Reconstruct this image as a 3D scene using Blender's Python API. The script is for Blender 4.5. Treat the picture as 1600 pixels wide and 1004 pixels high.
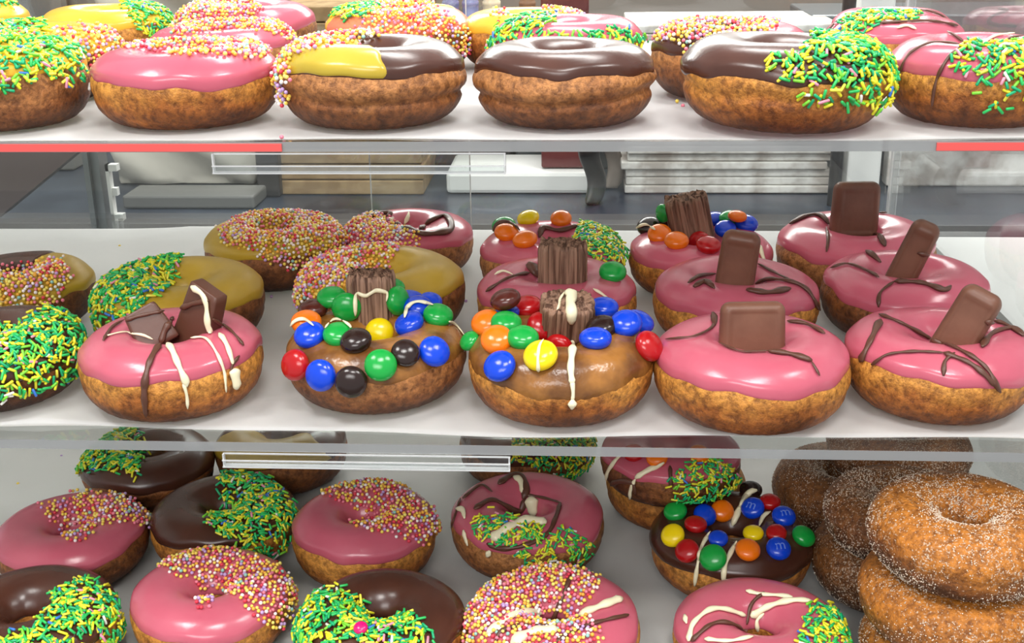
import bpy, bmesh, math, random
import numpy as np
from math import radians, sin, cos, pi, tan, sqrt
from mathutils import Vector, Matrix, Euler
from mathutils.bvhtree import BVHTree

for o in list(bpy.data.objects):
    bpy.data.objects.remove(o)
COL = bpy.context.scene.collection
SC = bpy.context.scene

# ------------------------------------------------------------------ camera
ZC = 1.358
FPX = 1865.0
th, psi, roll = radians(19.7), radians(3.6), radians(0.8)
_F = np.array([-sin(psi) * cos(th), cos(psi) * cos(th), -sin(th)])
_R0 = np.array([cos(psi), sin(psi), 0.0])
_U0 = np.cross(_R0, _F)
_R = _R0 * cos(roll) - _U0 * sin(roll)
_U = _U0 * cos(roll) + _R0 * sin(roll)
CAMP = np.array([0, 0, ZC])
cd = bpy.data.cameras.new('camera')
cam = bpy.data.objects.new('camera', cd)
COL.objects.link(cam)
cd.sensor_width = 36
cd.lens = FPX / 1600 * 36
cd.clip_start = 0.01
mt = Matrix(((_R[0], _U[0], -_F[0], 0), (_R[1], _U[1], -_F[1], 0), (_R[2], _U[2], -_F[2], ZC), (0, 0, 0, 1)))
cam.matrix_world = mt
SC.camera = cam

# ------------------------------------------------------------------ light
SC.view_settings.view_transform = 'Standard'
SC.view_settings.look = 'None'
SC.view_settings.gamma = 1
SC.view_settings.exposure = 0.0
SC.view_settings.use_curve_mapping = False
w = bpy.data.worlds.new('shop_light')
SC.world = w
w.use_nodes = True
w.node_tree.nodes['Background'].inputs[0].default_value = (0.93, 0.97, 1.0, 1)
w.node_tree.nodes['Background'].inputs[1].default_value = 0.68


def area(name, loc, target, sx, sy, power, col=(1, 1, 1)):
    l = bpy.data.lights.new(name, 'AREA')
    l.shape = 'RECTANGLE'
    l.size = sx
    l.size_y = sy
    l.energy = power
    l.color = col
    o = bpy.data.objects.new(name, l)
    COL.objects.link(o)
    o.location = loc
    d = Vector(target) - Vector(loc)
    o.rotation_euler = d.to_track_quat('-Z', 'Y').to_euler()
    return o


area('ceiling_lamp', (-0.9, 0.1, 2.75), (-0.1, 0.7, 1.1), 0.5, 0.25, 14.5, (1, .98, .95))
area('ceiling_lamp', (0.15, -0.35, 2.75), (0, 0.7, 1.1), 0.5, 0.25, 15.5, (1, .98, .95))
area('ceiling_lamp', (1.05, 0.25, 2.75), (0.1, 0.7, 1.1), 0.5, 0.25, 14.5, (1, .98, .95))
area('ceiling_lamp', (0.1, 1.5, 2.8), (0, 1.4, 0.95), 1.0, 0.3, 24, (1, .98, .95))
area('ceiling_lamp', (-0.3, -1.5, 2.3), (0, 0.7, 1.0), 1.4, 0.5, 24, (1, .98, .96))

area('rear_fill_light', (-0.1, 2.35, 1.95), (-0.05, 0.8, 1.05), 1.6, 0.25, 30, (1, .98, .95))  # unseen fill light, added behind the case to brighten the shaded shelves

# ------------------------------------------------------------------ helpers
Z3 = 0.950
Z2 = Z3 + 0.148
Z1 = Z2 + 0.147
TH = 0.005          # acrylic thickness
PAP = 0.0012        # top of the paper over the shelf


def ray(u, v):
    d = _F + _R * (u - 800) / FPX - _U * (v - 502) / FPX
    return d / np.linalg.norm(d)


def at(u, v, z):
    d = ray(u, v)
    return CAMP + d * (z - ZC) / d[2]


def aty(u, v, y):
    d = ray(u, v)
    return CAMP + d * (y / d[1])


def proj(P):
    P = np.asarray(P) - CAMP
    d = P @ _F
    return np.stack([800 + FPX * (P @ _R) / d, 502 - FPX * (P @ _U) / d, d], -1)


def lin(c):
    r = []
    for x in c[:3]:
        x = x / 255.0
        r.append(x / 12.92 if x <= 0.04045 else ((x + 0.055) / 1.055) ** 2.4)
    return (r[0], r[1], r[2], 1.0)


def mesh(name, V, F, mats, parent=None, smooth=True, mi=None, kind=None, label=None):
    me = bpy.data.meshes.new(name)
    me.from_pydata([tuple(map(float, v)) for v in V], [], [tuple(map(int, f)) for f in F])
    if not isinstance(mats, (list, tuple)):
        mats = [mats]
    for m in mats:
        me.materials.append(m)
    if mi is not None:
        me.polygons.foreach_set('material_index', np.asarray(mi, dtype=np.int32))
    if smooth:
        me.polygons.foreach_set('use_smooth', np.ones(len(me.polygons), dtype=bool))
    me.update()
    o = bpy.data.objects.new(name, me)
    COL.objects.link(o)
    if parent:
        o.parent = parent
    if kind:
        o['kind'] = kind
    if label:
        o['label'] = label
    return o


def thing(name, label, cat, loc=(0, 0, 0), group=None, rot=(0, 0, 0)):
    o = bpy.data.objects.new(name, None)
    COL.objects.link(o)
    o.empty_display_size = 0.01
    o.location = loc
    o.rotation_euler = rot
    o['label'] = label
    o['category'] = cat
    if group:
        o['group'] = group
    return o


def tag(o, label, cat, group=None):
    o['label'] = label
    o['category'] = cat
    if group:
        o['group'] = group
    return o


def box_vf(x0, x1, y0, y1, z0, z1, off=0):
    V = [(x0, y0, z0), (x1, y0, z0), (x1, y1, z0), (x0, y1, z0), (x0, y0, z1), (x1, y0, z1), (x1, y1, z1), (x0, y1, z1)]
    F = [(0, 3, 2, 1), (4, 5, 6, 7), (0, 1, 5, 4), (1, 2, 6, 5), (2, 3, 7, 6), (3, 0, 4, 7)]
    return V, [tuple(i + off for i in f) for f in F]


def boxes(name, lst, m, parent=None, bev=0.0, label=None, mi=None):
    V, F = [], []
    for b in lst:
        v, f = box_vf(*b, off=len(V))
        V += v
        F += f
    o = mesh(name, V, F, m, parent, smooth=False, label=label, mi=mi)
    if bev:
        md = o.modifiers.new('bevel', 'BEVEL')
        md.width = bev
        md.segments = 2
        md.limit_method = 'ANGLE'
    return o


# ------------------------------------------------------------------ materials
def newmat(name):
    m = bpy.data.materials.new(name)
    m.use_nodes = True
    nt = m.node_tree
    return m, nt, nt.nodes['Principled BSDF']


def N(nt, t, **kw):
    n = nt.nodes.new(t)
    for k, v in kw.items():
        if k.startswith('i_'):
            k = k[2:]
            n.inputs[int(k) if k.isdigit() else k.replace('_', ' ')].default_value = v
        else:
            setattr(n, k, v)
    return n


def simple(name, rgb, rough=0.5, spec=0.5, metal=0.0, noise=None, bump=None, coat=0.0):
    """noise = (rgb2, scale, lo, hi); bump = (scale, strength, distance)"""
    m, nt, b = newmat(name)
    L = nt.links.new
    b.inputs['Base Color'].default_value = lin(rgb)
    b.inputs['Roughness'].default_value = rough
    b.inputs['Specular IOR Level'].default_value = spec
    b.inputs['Metallic'].default_value = metal
    b.inputs['Coat Weight'].default_value = coat
    b.inputs['Coat Roughness'].default_value = 0.12
    if noise or bump:
        tc = N(nt, 'ShaderNodeTexCoord')
    if noise:
        no = N(nt, 'ShaderNodeTexNoise', i_Scale=noise[1], i_Detail=4.0)
        cr = N(nt, 'ShaderNodeValToRGB')
        cr.color_ramp.elements[0].position = noise[2]
        cr.color_ramp.elements[1].position = noise[3]
        cr.color_ramp.elements[0].color = lin(rgb)
        cr.color_ramp.elements[1].color = lin(noise[0])
        L(tc.outputs['Object'], no.inputs['Vector'])
        L(no.outputs['Fac'], cr.inputs['Fac'])
        L(cr.outputs['Color'], b.inputs['Base Color'])
    if bump:
        nb = N(nt, 'ShaderNodeTexNoise', i_Scale=bump[0], i_Detail=3.0)
        bp = N(nt, 'ShaderNodeBump', i_Strength=bump[1], i_Distance=bump[2])
        L(tc.outputs['Object'], nb.inputs['Vector'])
        L(nb.outputs['Fac'], bp.inputs['Height'])
        L(bp.outputs['Normal'], b.inputs['Normal'])
    return m


def clear(name, tint=(1, 1, 1), r0=0.05, rough=0.02, haze=0.0, edge=None):
    m, nt, b = newmat(name)
    nt.nodes.remove(b)
    out = nt.nodes['Material Output']
    L = nt.links.new
    lw = N(nt, 'ShaderNodeLayerWeight', i_Blend=0.5)
    pw = N(nt, 'ShaderNodeMath', operation='POWER', i_1=5.0)
    mu = N(nt, 'ShaderNodeMath', operation='MULTIPLY_ADD', i_1=1 - r0, i_2=r0)
    L(lw.outputs['Facing'], pw.inputs[0])
    L(pw.outputs[0], mu.inputs[0])
    tr = N(nt, 'ShaderNodeBsdfTransparent')
    tr.inputs[0].default_value = (*tint, 1)
    gl = N(nt, 'ShaderNodeBsdfGlossy')
    gl.inputs['Roughness'].default_value = rough
    mx = N(nt, 'ShaderNodeMixShader')
    L(mu.outputs[0], mx.inputs[0])
    if haze:
        df = N(nt, 'ShaderNodeBsdfDiffuse')
        df.inputs[0].default_value = edge or (0.8, 0.8, 0.8, 1)
        m2 = N(nt, 'ShaderNodeMixShader')
        m2.inputs[0].default_value = haze
        L(tr.outputs[0], m2.inputs[1])
        L(df.outputs[0], m2.inputs[2])
        L(m2.outputs[0], mx.inputs[1])
    else:
        L(tr.outputs[0], mx.inputs[1])
    L(gl.outputs[0], mx.inputs[2])
    L(mx.outputs[0], out.inputs[0])
    return m


def dough_mat(name, gold, brown, dark, hh, sugar=False):
    """fried dough: golden belly, browner base, dark fried blotches"""
    m, nt, b = newmat(name)
    L = nt.links.new
    tc = N(nt, 'ShaderNodeTexCoord')
    sx = N(nt, 'ShaderNodeSeparateXYZ')
    L(tc.outputs['Object'], sx.inputs[0])
    n1 = N(nt, 'ShaderNodeTexNoise', i_Scale=38.0, i_Detail=4.0, i_Roughness=0.6)
    n2 = N(nt, 'ShaderNodeTexNoise', i_Scale=260.0, i_Detail=5.0, i_Roughness=0.7)
    oi = N(nt, 'ShaderNodeObjectInfo')
    ad = N(nt, 'ShaderNodeVectorMath', operation='ADD')
    mulr = N(nt, 'ShaderNodeMath', operation='MULTIPLY', i_1=5.0)
    L(oi.outputs['Random'], mulr.inputs[0])
    L(tc.outputs['Object'], ad.inputs[0])
    L(mulr.outputs[0], ad.inputs[1])
    L(ad.outputs[0], n1.inputs['Vector'])
    L(ad.outputs[0], n2.inputs['Vector'])
    # height blend with a noisy border
    z1 = N(nt, 'ShaderNodeMath', operation='MULTIPLY', i_1=1.0 / hh)
    L(sx.outputs['Z'], z1.inputs[0])
    z2 = N(nt, 'ShaderNodeMath', operation='MULTIPLY_ADD', i_1=1.1, i_2=-0.55)
    L(n1.outputs['Fac'], z2.inputs[0])
    z3 = N(nt, 'ShaderNodeMath', operation='ADD')
    L(z1.outputs[0], z3.inputs[0])
    L(z2.outputs[0], z3.inputs[1])
    cr = N(nt, 'ShaderNodeValToRGB')
    e = cr.color_ramp.elements
    e[0].position = 0.08
    e[0].color = lin(dark)
    e[1].position = 0.72
    e[1].color = lin(gold)
    e2 = cr.color_ramp.elements.new(0.36)
    e2.color = lin(brown)
    L(z3.outputs[0], cr.inputs['Fac'])
    mx = N(nt, 'ShaderNodeMixRGB', blend_type='MULTIPLY')
    mx.inputs[0].default_value = 0.85
    c2 = N(nt, 'ShaderNodeValToRGB')
    c2.color_ramp.elements[0].position = 0.36
    c2.color_ramp.elements[0].color = (0.30, 0.22, 0.16, 1)
    c2.color_ramp.elements[1].position = 0.62
    c2.color_ramp.elements[1].color = (1.25, 1.2, 1.1, 1)
    L(n2.outputs['Fac'], c2.inputs['Fac'])
    L(cr.outputs['Color'], mx.inputs[1])
    L(c2.outputs['Color'], mx.inputs[2])
    last = mx.outputs[0]
    if sugar:
        v = N(nt, 'ShaderNodeTexNoise', i_Scale=900.0, i_Detail=2.0)
        n3 = N(nt, 'ShaderNodeTexNoise', i_Scale=45.0, i_Detail=3.0)
        L(ad.outputs[0], v.inputs['Vector'])
        L(ad.outputs[0], n3.inputs['Vector'])
        s = N(nt, 'ShaderNodeMath', operation='MULTIPLY_ADD', i_1=0.45)
        L(n3.outputs['Fac'], s.inputs[0])
        L(v.outputs['Fac'], s.inputs[2])
        c3 = N(nt, 'ShaderNodeValToRGB')
        c3.color_ramp.elements[0].position = 0.80
        c3.color_ramp.elements[1].position = 0.95
        L(s.outputs[0], c3.inputs['Fac'])
        m3 = N(nt, 'ShaderNodeMixRGB')
        L(c3.outputs['Color'], m3.inputs[0])
        L(last, m3.inputs[1])
        m3.inputs[2].default_value = lin((214, 190, 165))
        last = m3.outputs[0]
    L(last, b.inputs['Base Color'])
    b.inputs['Roughness'].default_value = 0.48
    b.inputs['Specular IOR Level'].default_value = 0.4
    bp = N(nt, 'ShaderNodeBump', i_Strength=0.9, i_Distance=0.0016)
    L(n2.outputs['Fac'], bp.inputs['Height'])
    L(bp.outputs['Normal'], b.inputs['Normal'])
    return m


M = {}
HH = 0.036
M['dough'] = dough_mat('fried_dough', (214, 150, 70), (168, 100, 42), (104, 56, 22), HH)
M['dough_brown'] = dough_mat('fried_dough_brown', (186, 128, 76), (140, 86, 46), (88, 50, 26), HH)
M['dough_dark'] = dough_mat('fried_dough_dark', (150, 94, 50), (112, 66, 36), (70, 40, 24), HH)
M['dough_sugar'] = dough_mat('sugared_dough', (190, 120, 44), (128, 76, 36), (66, 40, 26), HH, sugar=True)
M['dough_sugar_dark'] = dough_mat('dark_sugared_dough', (146, 94, 50), (104, 64, 36), (58, 38, 28), HH, sugar=True)
M['pink'] = simple('pink_icing', (202, 100, 118), 0.22, 0.5, bump=(60, 0.12, 0.002), noise=((190, 88, 106), 30, .3, .7))
M['choc'] = simple('chocolate_icing', (84, 48, 36), 0.27, 0.55, bump=(60, 0.15, 0.002), noise=((66, 36, 26), 30, .3, .7))
M['yellow'] = simple('yellow_icing', (240, 190, 62), 0.25, 0.5, bump=(60, 0.12, 0.002), noise=((232, 170, 50), 30, .3, .7))
M['lime'] = simple('yellow_green_icing', (196, 172, 58), 0.25, 0.5, bump=(60, 0.12, 0.002), noise=((184, 156, 46), 30, .3, .7))
M['olive'] = simple('mustard_icing', (196, 160, 52), 0.33, 0.45, bump=(60, 0.12, 0.002), noise=((180, 146, 44), 30, .3, .7))
M['caramel'] = simple('caramel_icing', (162, 108, 50), 0.25, 0.5, bump=(120, 0.4, 0.002), noise=((104, 64, 30), 45, .38, .62))
M['peach'] = simple('peach_icing', (232, 128, 92), 0.25, 0.5, bump=(60, 0.12, 0.002))
M['dark_choc'] = simple('dark_chocolate', (92, 56, 42), 0.4, 0.5, bump=(200, 0.15, 0.001))
M['milk_choc'] = simple('milk_chocolate', (122, 82, 64), 0.42, 0.4, noise=((106, 68, 52), 60, .3, .7), bump=(150, 0.2, 0.001))
M['flake'] = simple('flaky_chocolate', (158, 122, 100), 0.6, 0.3, noise=((84, 56, 42), 1.0, .42, .60), bump=(1.0, 0.9, 0.0012))
_nt = M['flake'].node_tree
_tc = [n for n in _nt.nodes if n.type == 'TEX_COORD'][0]
for _n in [n for n in _nt.nodes if n.type == 'TEX_NOISE']:
    _mp = N(_nt, 'ShaderNodeMapping')
    _mp.inputs['Scale'].default_value = (420, 420, 22)
    _nt.links.new(_tc.outputs['Object'], _mp.inputs['Vector'])
    _nt.links.new(_mp.outputs[0], _n.inputs['Vector'])
M['white_choc'] = simple('white_chocolate', (242, 232, 196), 0.3, 0.5)
M['sugar'] = simple('sugar_crystal', (226, 210, 190), 0.3, 0.6)
CAND = {'p': (228, 20, 112), 'g': (20, 158, 62), 'b': (10, 66, 206), 'r': (176, 18, 22), 'o': (242, 118, 14), 'y': (248, 216, 10),
        'k': (40, 24, 20), 'd': (84, 34, 26)}
CNAME = {'p': 'magenta', 'g': 'green', 'b': 'blue', 'r': 'red', 'o': 'orange', 'y': 'yellow', 'k': 'black', 'd': 'brown'}
for k, c in CAND.items():
    M['c' + k] = simple(CNAME[k] + '_candy_shell', c, 0.16, 0.55, bump=(160, 0.05, 0.001))
ROD = [(46, 190, 96), (236, 226, 48), (22, 168, 110), (128, 214, 60), (248, 236, 80), (232, 150, 170), (244, 240, 232), (60, 120, 210)]
RODW = [.27, .30, .17, .12, .08, .025, .02, .015]
BEAD = [(246, 214, 92), (240, 130, 150), (250, 240, 236), (246, 178, 66), (222, 60, 80), (196, 160, 214), (244, 230, 120), (150, 200, 190)]
BEADW = [.24, .19, .15, .15, .08, .08, .08, .03]
MROD = [simple('sprinkle_colour', c, 0.35, 0.5) for c in ROD]
MBEAD = [simple('sugar_bead_colour', c, 0.35, 0.5) for c in BEAD]
M['acrylic'] = clear('clear_acrylic', (0.97, 0.985, 0.98), 0.05, 0.02)
M['acrylic_side'] = clear('clear_acrylic_side', (0.95, 0.97, 0.97), 0.07, 0.02, haze=0.06)
M['acrylic_edge'] = clear('acrylic_edge', (0.8, 0.82, 0.82), 0.1, 0.12, haze=0.45, edge=(0.42, 0.42, 0.42, 1))
M['edge_white'] = clear('bright_acrylic_edge', (0.9, 0.9, 0.9), 0.2, 0.1, haze=0.6, edge=(0.8, 0.8, 0.8, 1))
M['red_reflection'] = simple('red_reflection_paint', (226, 88, 84), 0.3, 0.5)  # solid red that imitates a reflection in the acrylic edge
M['paper'] = simple('white_paper', (238, 238, 238), 0.7, 0.25, bump=(22, 0.55, 0.006), noise=((230, 230, 230), 12, .4, .6))

nt = M['paper'].node_tree
pb = nt.nodes['Principled BSDF']
tl = N(nt, 'ShaderNodeBsdfTranslucent')
tl.inputs[0].default_value = (0.93, 0.92, 0.9, 1)
mxp = N(nt, 'ShaderNodeMixShader')
mxp.inputs[0].default_value = 0.62
nt.links.new(pb.outputs[0], mxp.inputs[1])
nt.links.new(tl.outputs[0], mxp.inputs[2])
nt.links.new(mxp.outputs[0], nt.nodes['Material Output'].inputs[0])

# ------------------------------------------------------------------ doughnut geometry
RS = np.random.RandomState(7)


class D:
    pass


def harm(c, ph):
    return sum(a * np.sin(k * ph + p) for k, a, p in c)


def mk(R, H, seed, crease=0.012, hole=0.19, rough=1.0):
    d = D()
    r = np.random.RandomState(seed)
    d.R, d.H = R, H
    d.a = R * (1 - hole) / 2
    d.Rc = R - d.a
    d.b = H / 2
    d.c1 = [(k, rough * r.uniform(.3, 1) * .020 / k ** .5, r.uniform(0, 6.3)) for k in (2, 3, 5, 8)]
    d.c2 = [(k, rough * r.uniform(.3, 1) * .022 / k ** .5, r.uniform(0, 6.3)) for k in (1, 2, 4)]
    d.c3 = [(k, r.uniform(.3, 1) * .09 / k ** .5, r.uniform(0, 6.3)) for k in (1, 3, 6)]
    d.c4 = [(k, r.uniform(.4, 1) * .13 / k ** .6, r.uniform(0, 6.3)) for k in (2, 3, 5, 9, 14)]
    d.crease = crease
    d.seed = seed
    return d


def surf0(d, ph, t, plain=False):
    ct, st = np.cos(t), np.sin(t)
    e = np.where(ct > 0, 2 / 2.4, 1.0)
    es = np.where(ct > 0, 2 / 2.3, 1.0)
    A = d.a * (1 + (0 if plain else 1) * harm(d.c1, ph))
    k = np.sign(ct) * np.abs(ct) ** e
    low = np.clip(-st, 0, 1)
    r = d.Rc + A * k * (1 - 0.10 * low * (ct > 0))
    if not plain:
        r = r - d.a * d.crease * 2.2 * np.exp(-((t - harm(d.c3, ph) + 0.12) / .10) ** 2) * (ct > 0)
        r = r + d.a * d.crease * 1.2 * np.exp(-((t - harm(d.c3, ph) - 0.15) / .2) ** 2) * (ct > 0)
    r = np.maximum(r, .01 * d.R)
    z = d.b * (1 + np.sign(st) * np.abs(st) ** es * (1 + (0 if plain else 1) * harm(d.c2, ph) * (st > 0)))
    return np.stack([r * np.cos(ph), r * np.sin(ph), z], -1)


def surfn(d, ph, t):
    p = surf0(d, ph, t)
    q = surf0(d, ph + .02, t)
    s = surf0(d, ph, t + .03) - surf0(d, ph, t - .03)
    n = np.cross(q - p, s)
    n /= np.maximum(np.linalg.norm(n, axis=-1, keepdims=True), 1e-12)
    return p, n


def grid_faces(nu, nv, wrapu=True, wrapv=False):
    F = []
    for i in range(nu if wrapu else nu - 1):
        i2 = (i + 1) % nu
        for j in range(nv if wrapv else nv - 1):
            j2 = (j + 1) % nv
            F.append((i * nv + j, i2 * nv + j, i2 * nv + j2, i * nv + j2))
    return F


def inpoly(px, poly):
    x, y = px[:, 0], px[:, 1]
    c = np.zeros(len(x), bool)
    n = len(poly)
    for i in range(n):
        x1, y1 = poly[i]
        x2, y2 = poly[(i + 1) % n]
        if y1 == y2:
            continue
        k = ((y1 > y) != (y2 > y)) & (x < (x2 - x1) * (y - y1) / (y2 - y1) + x1)
        c ^= k
    return c


def tiltM(rx, ry):
    return np.array(Euler((radians(rx), radians(ry), 0)).to_matrix())


_PH, _T = np.meshgrid(np.linspace(0, 2 * pi, 56, endpoint=False), np.linspace(-pi / 2, pi / 2, 14), indexing='ij')
_PH, _T = _PH.ravel(), _T.ravel()


def fit(u0, u1, vb, vt, z, T, hr=None, hole=.19):
    """find x, y, radius and height of a ring so that its outline spans the measured extents"""
    hr0 = hr or 0.78
    uc = (u0 + u1) / 2
    vg = vb - 25 if vb else vt + 60
    g = at(uc, vg, z)
    p = np.array([g[0], g[1] + .02, .048, hr0])

    def ext(p):
        d = mk(p[2], p[2] * p[3], 0, hole=hole)
        P = surf0(d, _PH, _T, True) @ T.T
        P[:, 2] -= P[:, 2].min()
        q = proj(P + np.array([p[0], p[1], z]))
        return np.array([q[:, 0].min(), q[:, 0].max(), q[:, 1].max(), q[:, 1].min()])

    def res(p):
        e = ext(p)
        r = [(e[0] - u0), (e[1] - u1)]
        if vb:
            r.append(e[2] - vb)
        if vt:
            r.append(e[3] - vt)
        r.append((p[3] - hr0) * (120 if (vb and vt) else 2000))
        r.append((p[2] - .049) * 1000)
        return np.array(r)
    for it in range(14):
        r0 = res(p)
        J = np.stack([(res(p + np.eye(4)[k] * 1e-4) - r0) / 1e-4 for k in range(4)], 1)
        s = np.linalg.lstsq(np.vstack([J, np.eye(4) * .5]), np.concatenate([-r0, np.zeros(4)]), rcond=None)[0]
        s = np.clip(s, -.05, .05)
        p = p + s
        p[3] = min(max(p[3], .5), 1.15)
    return p, res(p)


def ico(sub):
    bm = bmesh.new()
    bmesh.ops.create_icosphere(bm, subdivisions=sub, radius=1)
    V = np.array([v.co[:] for v in bm.verts])
    F = [[v.index for v in f.verts] for f in bm.faces]
    bm.free()
    return V, F


ICO_V, ICO_F = ico(2)


def rod_tpl():
    V, F = [], []
    for z, r in ((-.5, .55), (-.42, 1), (.42, 1), (.5, .55)):
        for k in range(6):
            V.append((cos(k * pi / 3) * r, sin(k * pi / 3) * r, z))
    for j in range(3):
        for k in range(6):
            F.append([j * 6 + k, j * 6 + (k + 1) % 6, j * 6 + 6 + (k + 1) % 6, j * 6 + 6 + k])
    F.append([5, 4, 3, 2, 1, 0])
    F.append([18, 19, 20, 21, 22, 23])
    return np.array(V), F


ROD_V, ROD_F = rod_tpl()


def scatter(d, poly, kind, rs, W, T, off, dens=1.0, tmin=-.35, size=1.0, spread=3.0):
    """sugar strands or beads over the part of the ring that lies in the measured patch"""
    n = 40000
    ph = rs.uniform(0, 2 * pi, n)
    t = rs.uniform(tmin, 2.75, n)
    p, nn = surfn(d, ph, t)
    r = np.hypot(p[:, 0], p[:, 1])
    keep = rs.uniform(0, 1, n) < r / d.R * (0.55 + .45 * np.abs(np.sin(t)))
    p, nn = p[keep], nn[keep]
    q = proj(p @ T.T + W)[:, :2] + rs.normal(0, spread, (len(p), 2))
    k = inpoly(q, poly)
    p, nn = p[k], nn[k]
    tot_area = 2 * pi * d.Rc * d.a * pi * .95
    area_ = tot_area * k.sum() / max(1, keep.sum())
    if kind == 'rod':
        L, rr = .0049 * size, .00078 * size
        cnt = int(dens * area_ / (L * rr * 2) * 1.7)
    else:
        L, rr = 0, .00108 * size
        cnt = int(dens * area_ / (4 * rr * rr) * 1.05)
    cnt = min(cnt, len(p))
    V, F, MI = [], [], []
    if kind == 'bead':
        sel = []
        P = np.zeros((0, 3))
        lay = []
        for i in range(len(p)):
            if len(sel) >= cnt:
                break
            c = p[i] + nn[i] * off
            if len(P):
                dd = np.min(np.sum((P - c) ** 2, 1))
                if dd < (1.75 * rr) ** 2:
                    continue
            P = np.vstack([P, c])
            sel.append(i)
        tv, tf = ICO_V, ICO_F
    else:
        sel = range(cnt)
        tv, tf = ROD_V, ROD_F
    cw = RODW if kind == 'rod' else BEADW
    nv = len(tv)
    for j, i in enumerate(sel):
        nrm = nn[i]
        if kind == 'rod':
            a = np.cross(nrm, rs.normal(size=3))
            a /= np.linalg.norm(a)
            a = a + nrm * rs.normal(0, .19)
            a /= np.linalg.norm(a)
            b = np.cross(nrm, a)
            b /= np.linalg.norm(b)
            c = np.cross(a, b)
            layer = rs.uniform(.3, 3.2) if dens > .6 else rs.uniform(.3, 1.0)
            l = L * rs.uniform(.75, 1.2)
            vv = (tv[:, :1] * b + tv[:, 1:2] * c) * rr + tv[:, 2:] * a * l + p[i] + nrm * (off + layer * rr)
        else:
            vv = tv * rr * rs.uniform(.88, 1.1) + p[i] + nrm * (off + rr * (.4 + (rs.uniform(0, 1.4) if dens > .6 else .2)))
        o = len(V) * nv
        V.append(vv)
        F += [[x + o for x in f] for f in tf]
        MI += [rs.choice(len(cw), p=np.array(cw) / sum(cw))] * len(tf)
    if not V:
        return None
    return np.vstack(V), F, MI


def merge(parts):
    V, F, MI, o = [], [], [], 0
    for v, f, mi in parts:
        V.append(v)
        F += [[x + o for x in ff] for ff in f]
        MI += mi
        o += len(v)
    return np.vstack(V), F, MI


def tube(P, Nn, rad, flat=.6, ring=8):
    """a ribbon of set icing that follows the points P lying on a surface with normals Nn"""
    P = np.array(P)
    n = len(P)
    V, F = [], []
    for i in range(n):
        tg = P[min(i + 1, n - 1)] - P[max(i - 1, 0)]
        tg /= max(np.linalg.norm(tg), 1e-9)
        nn = Nn[i] - tg * (Nn[i] @ tg)
        nn /= max(np.linalg.norm(nn), 1e-9)
        s = np.cross(tg, nn)
        r = rad[i]
        for k in range(ring):
            a = 2 * pi * k / ring
            V.append(P[i] + s * cos(a) * r + nn * sin(a) * r * flat)
    for i in range(n - 1):
        for k in range(ring):
            F.append((i * ring + k, i * ring + (k + 1) % ring, (i + 1) * ring + (k + 1) % ring, (i + 1) * ring + k))
    F.append(tuple(range(ring))[::-1])
    F.append(tuple((n - 1) * ring + k for k in range(ring)))
    return np.array(V), F


def catmull(pts, step=2.0):
    pts = [np.array(p, float) for p in pts]
    pts = [2 * pts[0] - pts[1]] + pts + [2 * pts[-1] - pts[-2]]
    out = []
    for i in range(1, len(pts) - 2):
        a, b, c, e = pts[i - 1:i + 3]
        m = max(2, int(np.linalg.norm(c - b) / step))
        for k in range(m):
            t = k / m
            out.append(.5 * ((2 * b) + (c - a) * t + (2 * a - 5 * b + 4 * c - e) * t * t + (3 * b - a - 3 * c + e) * t ** 3))
    out.append(pts[-2])
    return out


def rbox(w, h, dd, r, taper=1.0, n=14, inset=0.0, jig=0):
    """rounded block standing on z=0; inset presses a shallow panel into the front face"""
    V, F = [], []
    idx = {}

    def vid(p):
        k = tuple(np.round(p, 7))
        if k not in idx:
            idx[k] = len(V)
            V.append(np.array(p, float))
        return idx[k]
    for ax in range(3):
        for sg in (-1, 1):
            for i in range(n):
                for j in range(n):
                    q = []
                    for (a, b) in ((i, j), (i + 1, j), (i + 1, j + 1), (i, j + 1)):
                        p = [0, 0, 0]
                        p[ax] = sg
                        p[(ax + 1) % 3] = -1 + 2 * a / n
                        p[(ax + 2) % 3] = -1 + 2 * b / n
                        q.append(vid(p))
                    F.append(q if sg > 0 else q[::-1])
    U = np.array(V)
    hs = np.array([w, dd, h]) / 2
    # concentrate the loops near the edges
    U = np.sign(U) * np.abs(U) ** .75
    X = U * hs
    C = np.clip(X, -(hs - r), hs - r)
    dl = X - C
    ln = np.linalg.norm(dl, axis=1, keepdims=True)
    X = C + np.where(ln > 1e-9, dl / np.maximum(ln, 1e-9) * r, 0)
    if inset:
        fr = (U[:, 1] < -.99) & (np.abs(U[:, 0]) < .72) & (np.abs(U[:, 2]) < .72)
        X[fr, 1] += inset
    X[:, 2] += h / 2
    f = 1 + (taper - 1) * X[:, 2:3] / h
    X[:, :2] *= f
    return X, F


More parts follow.
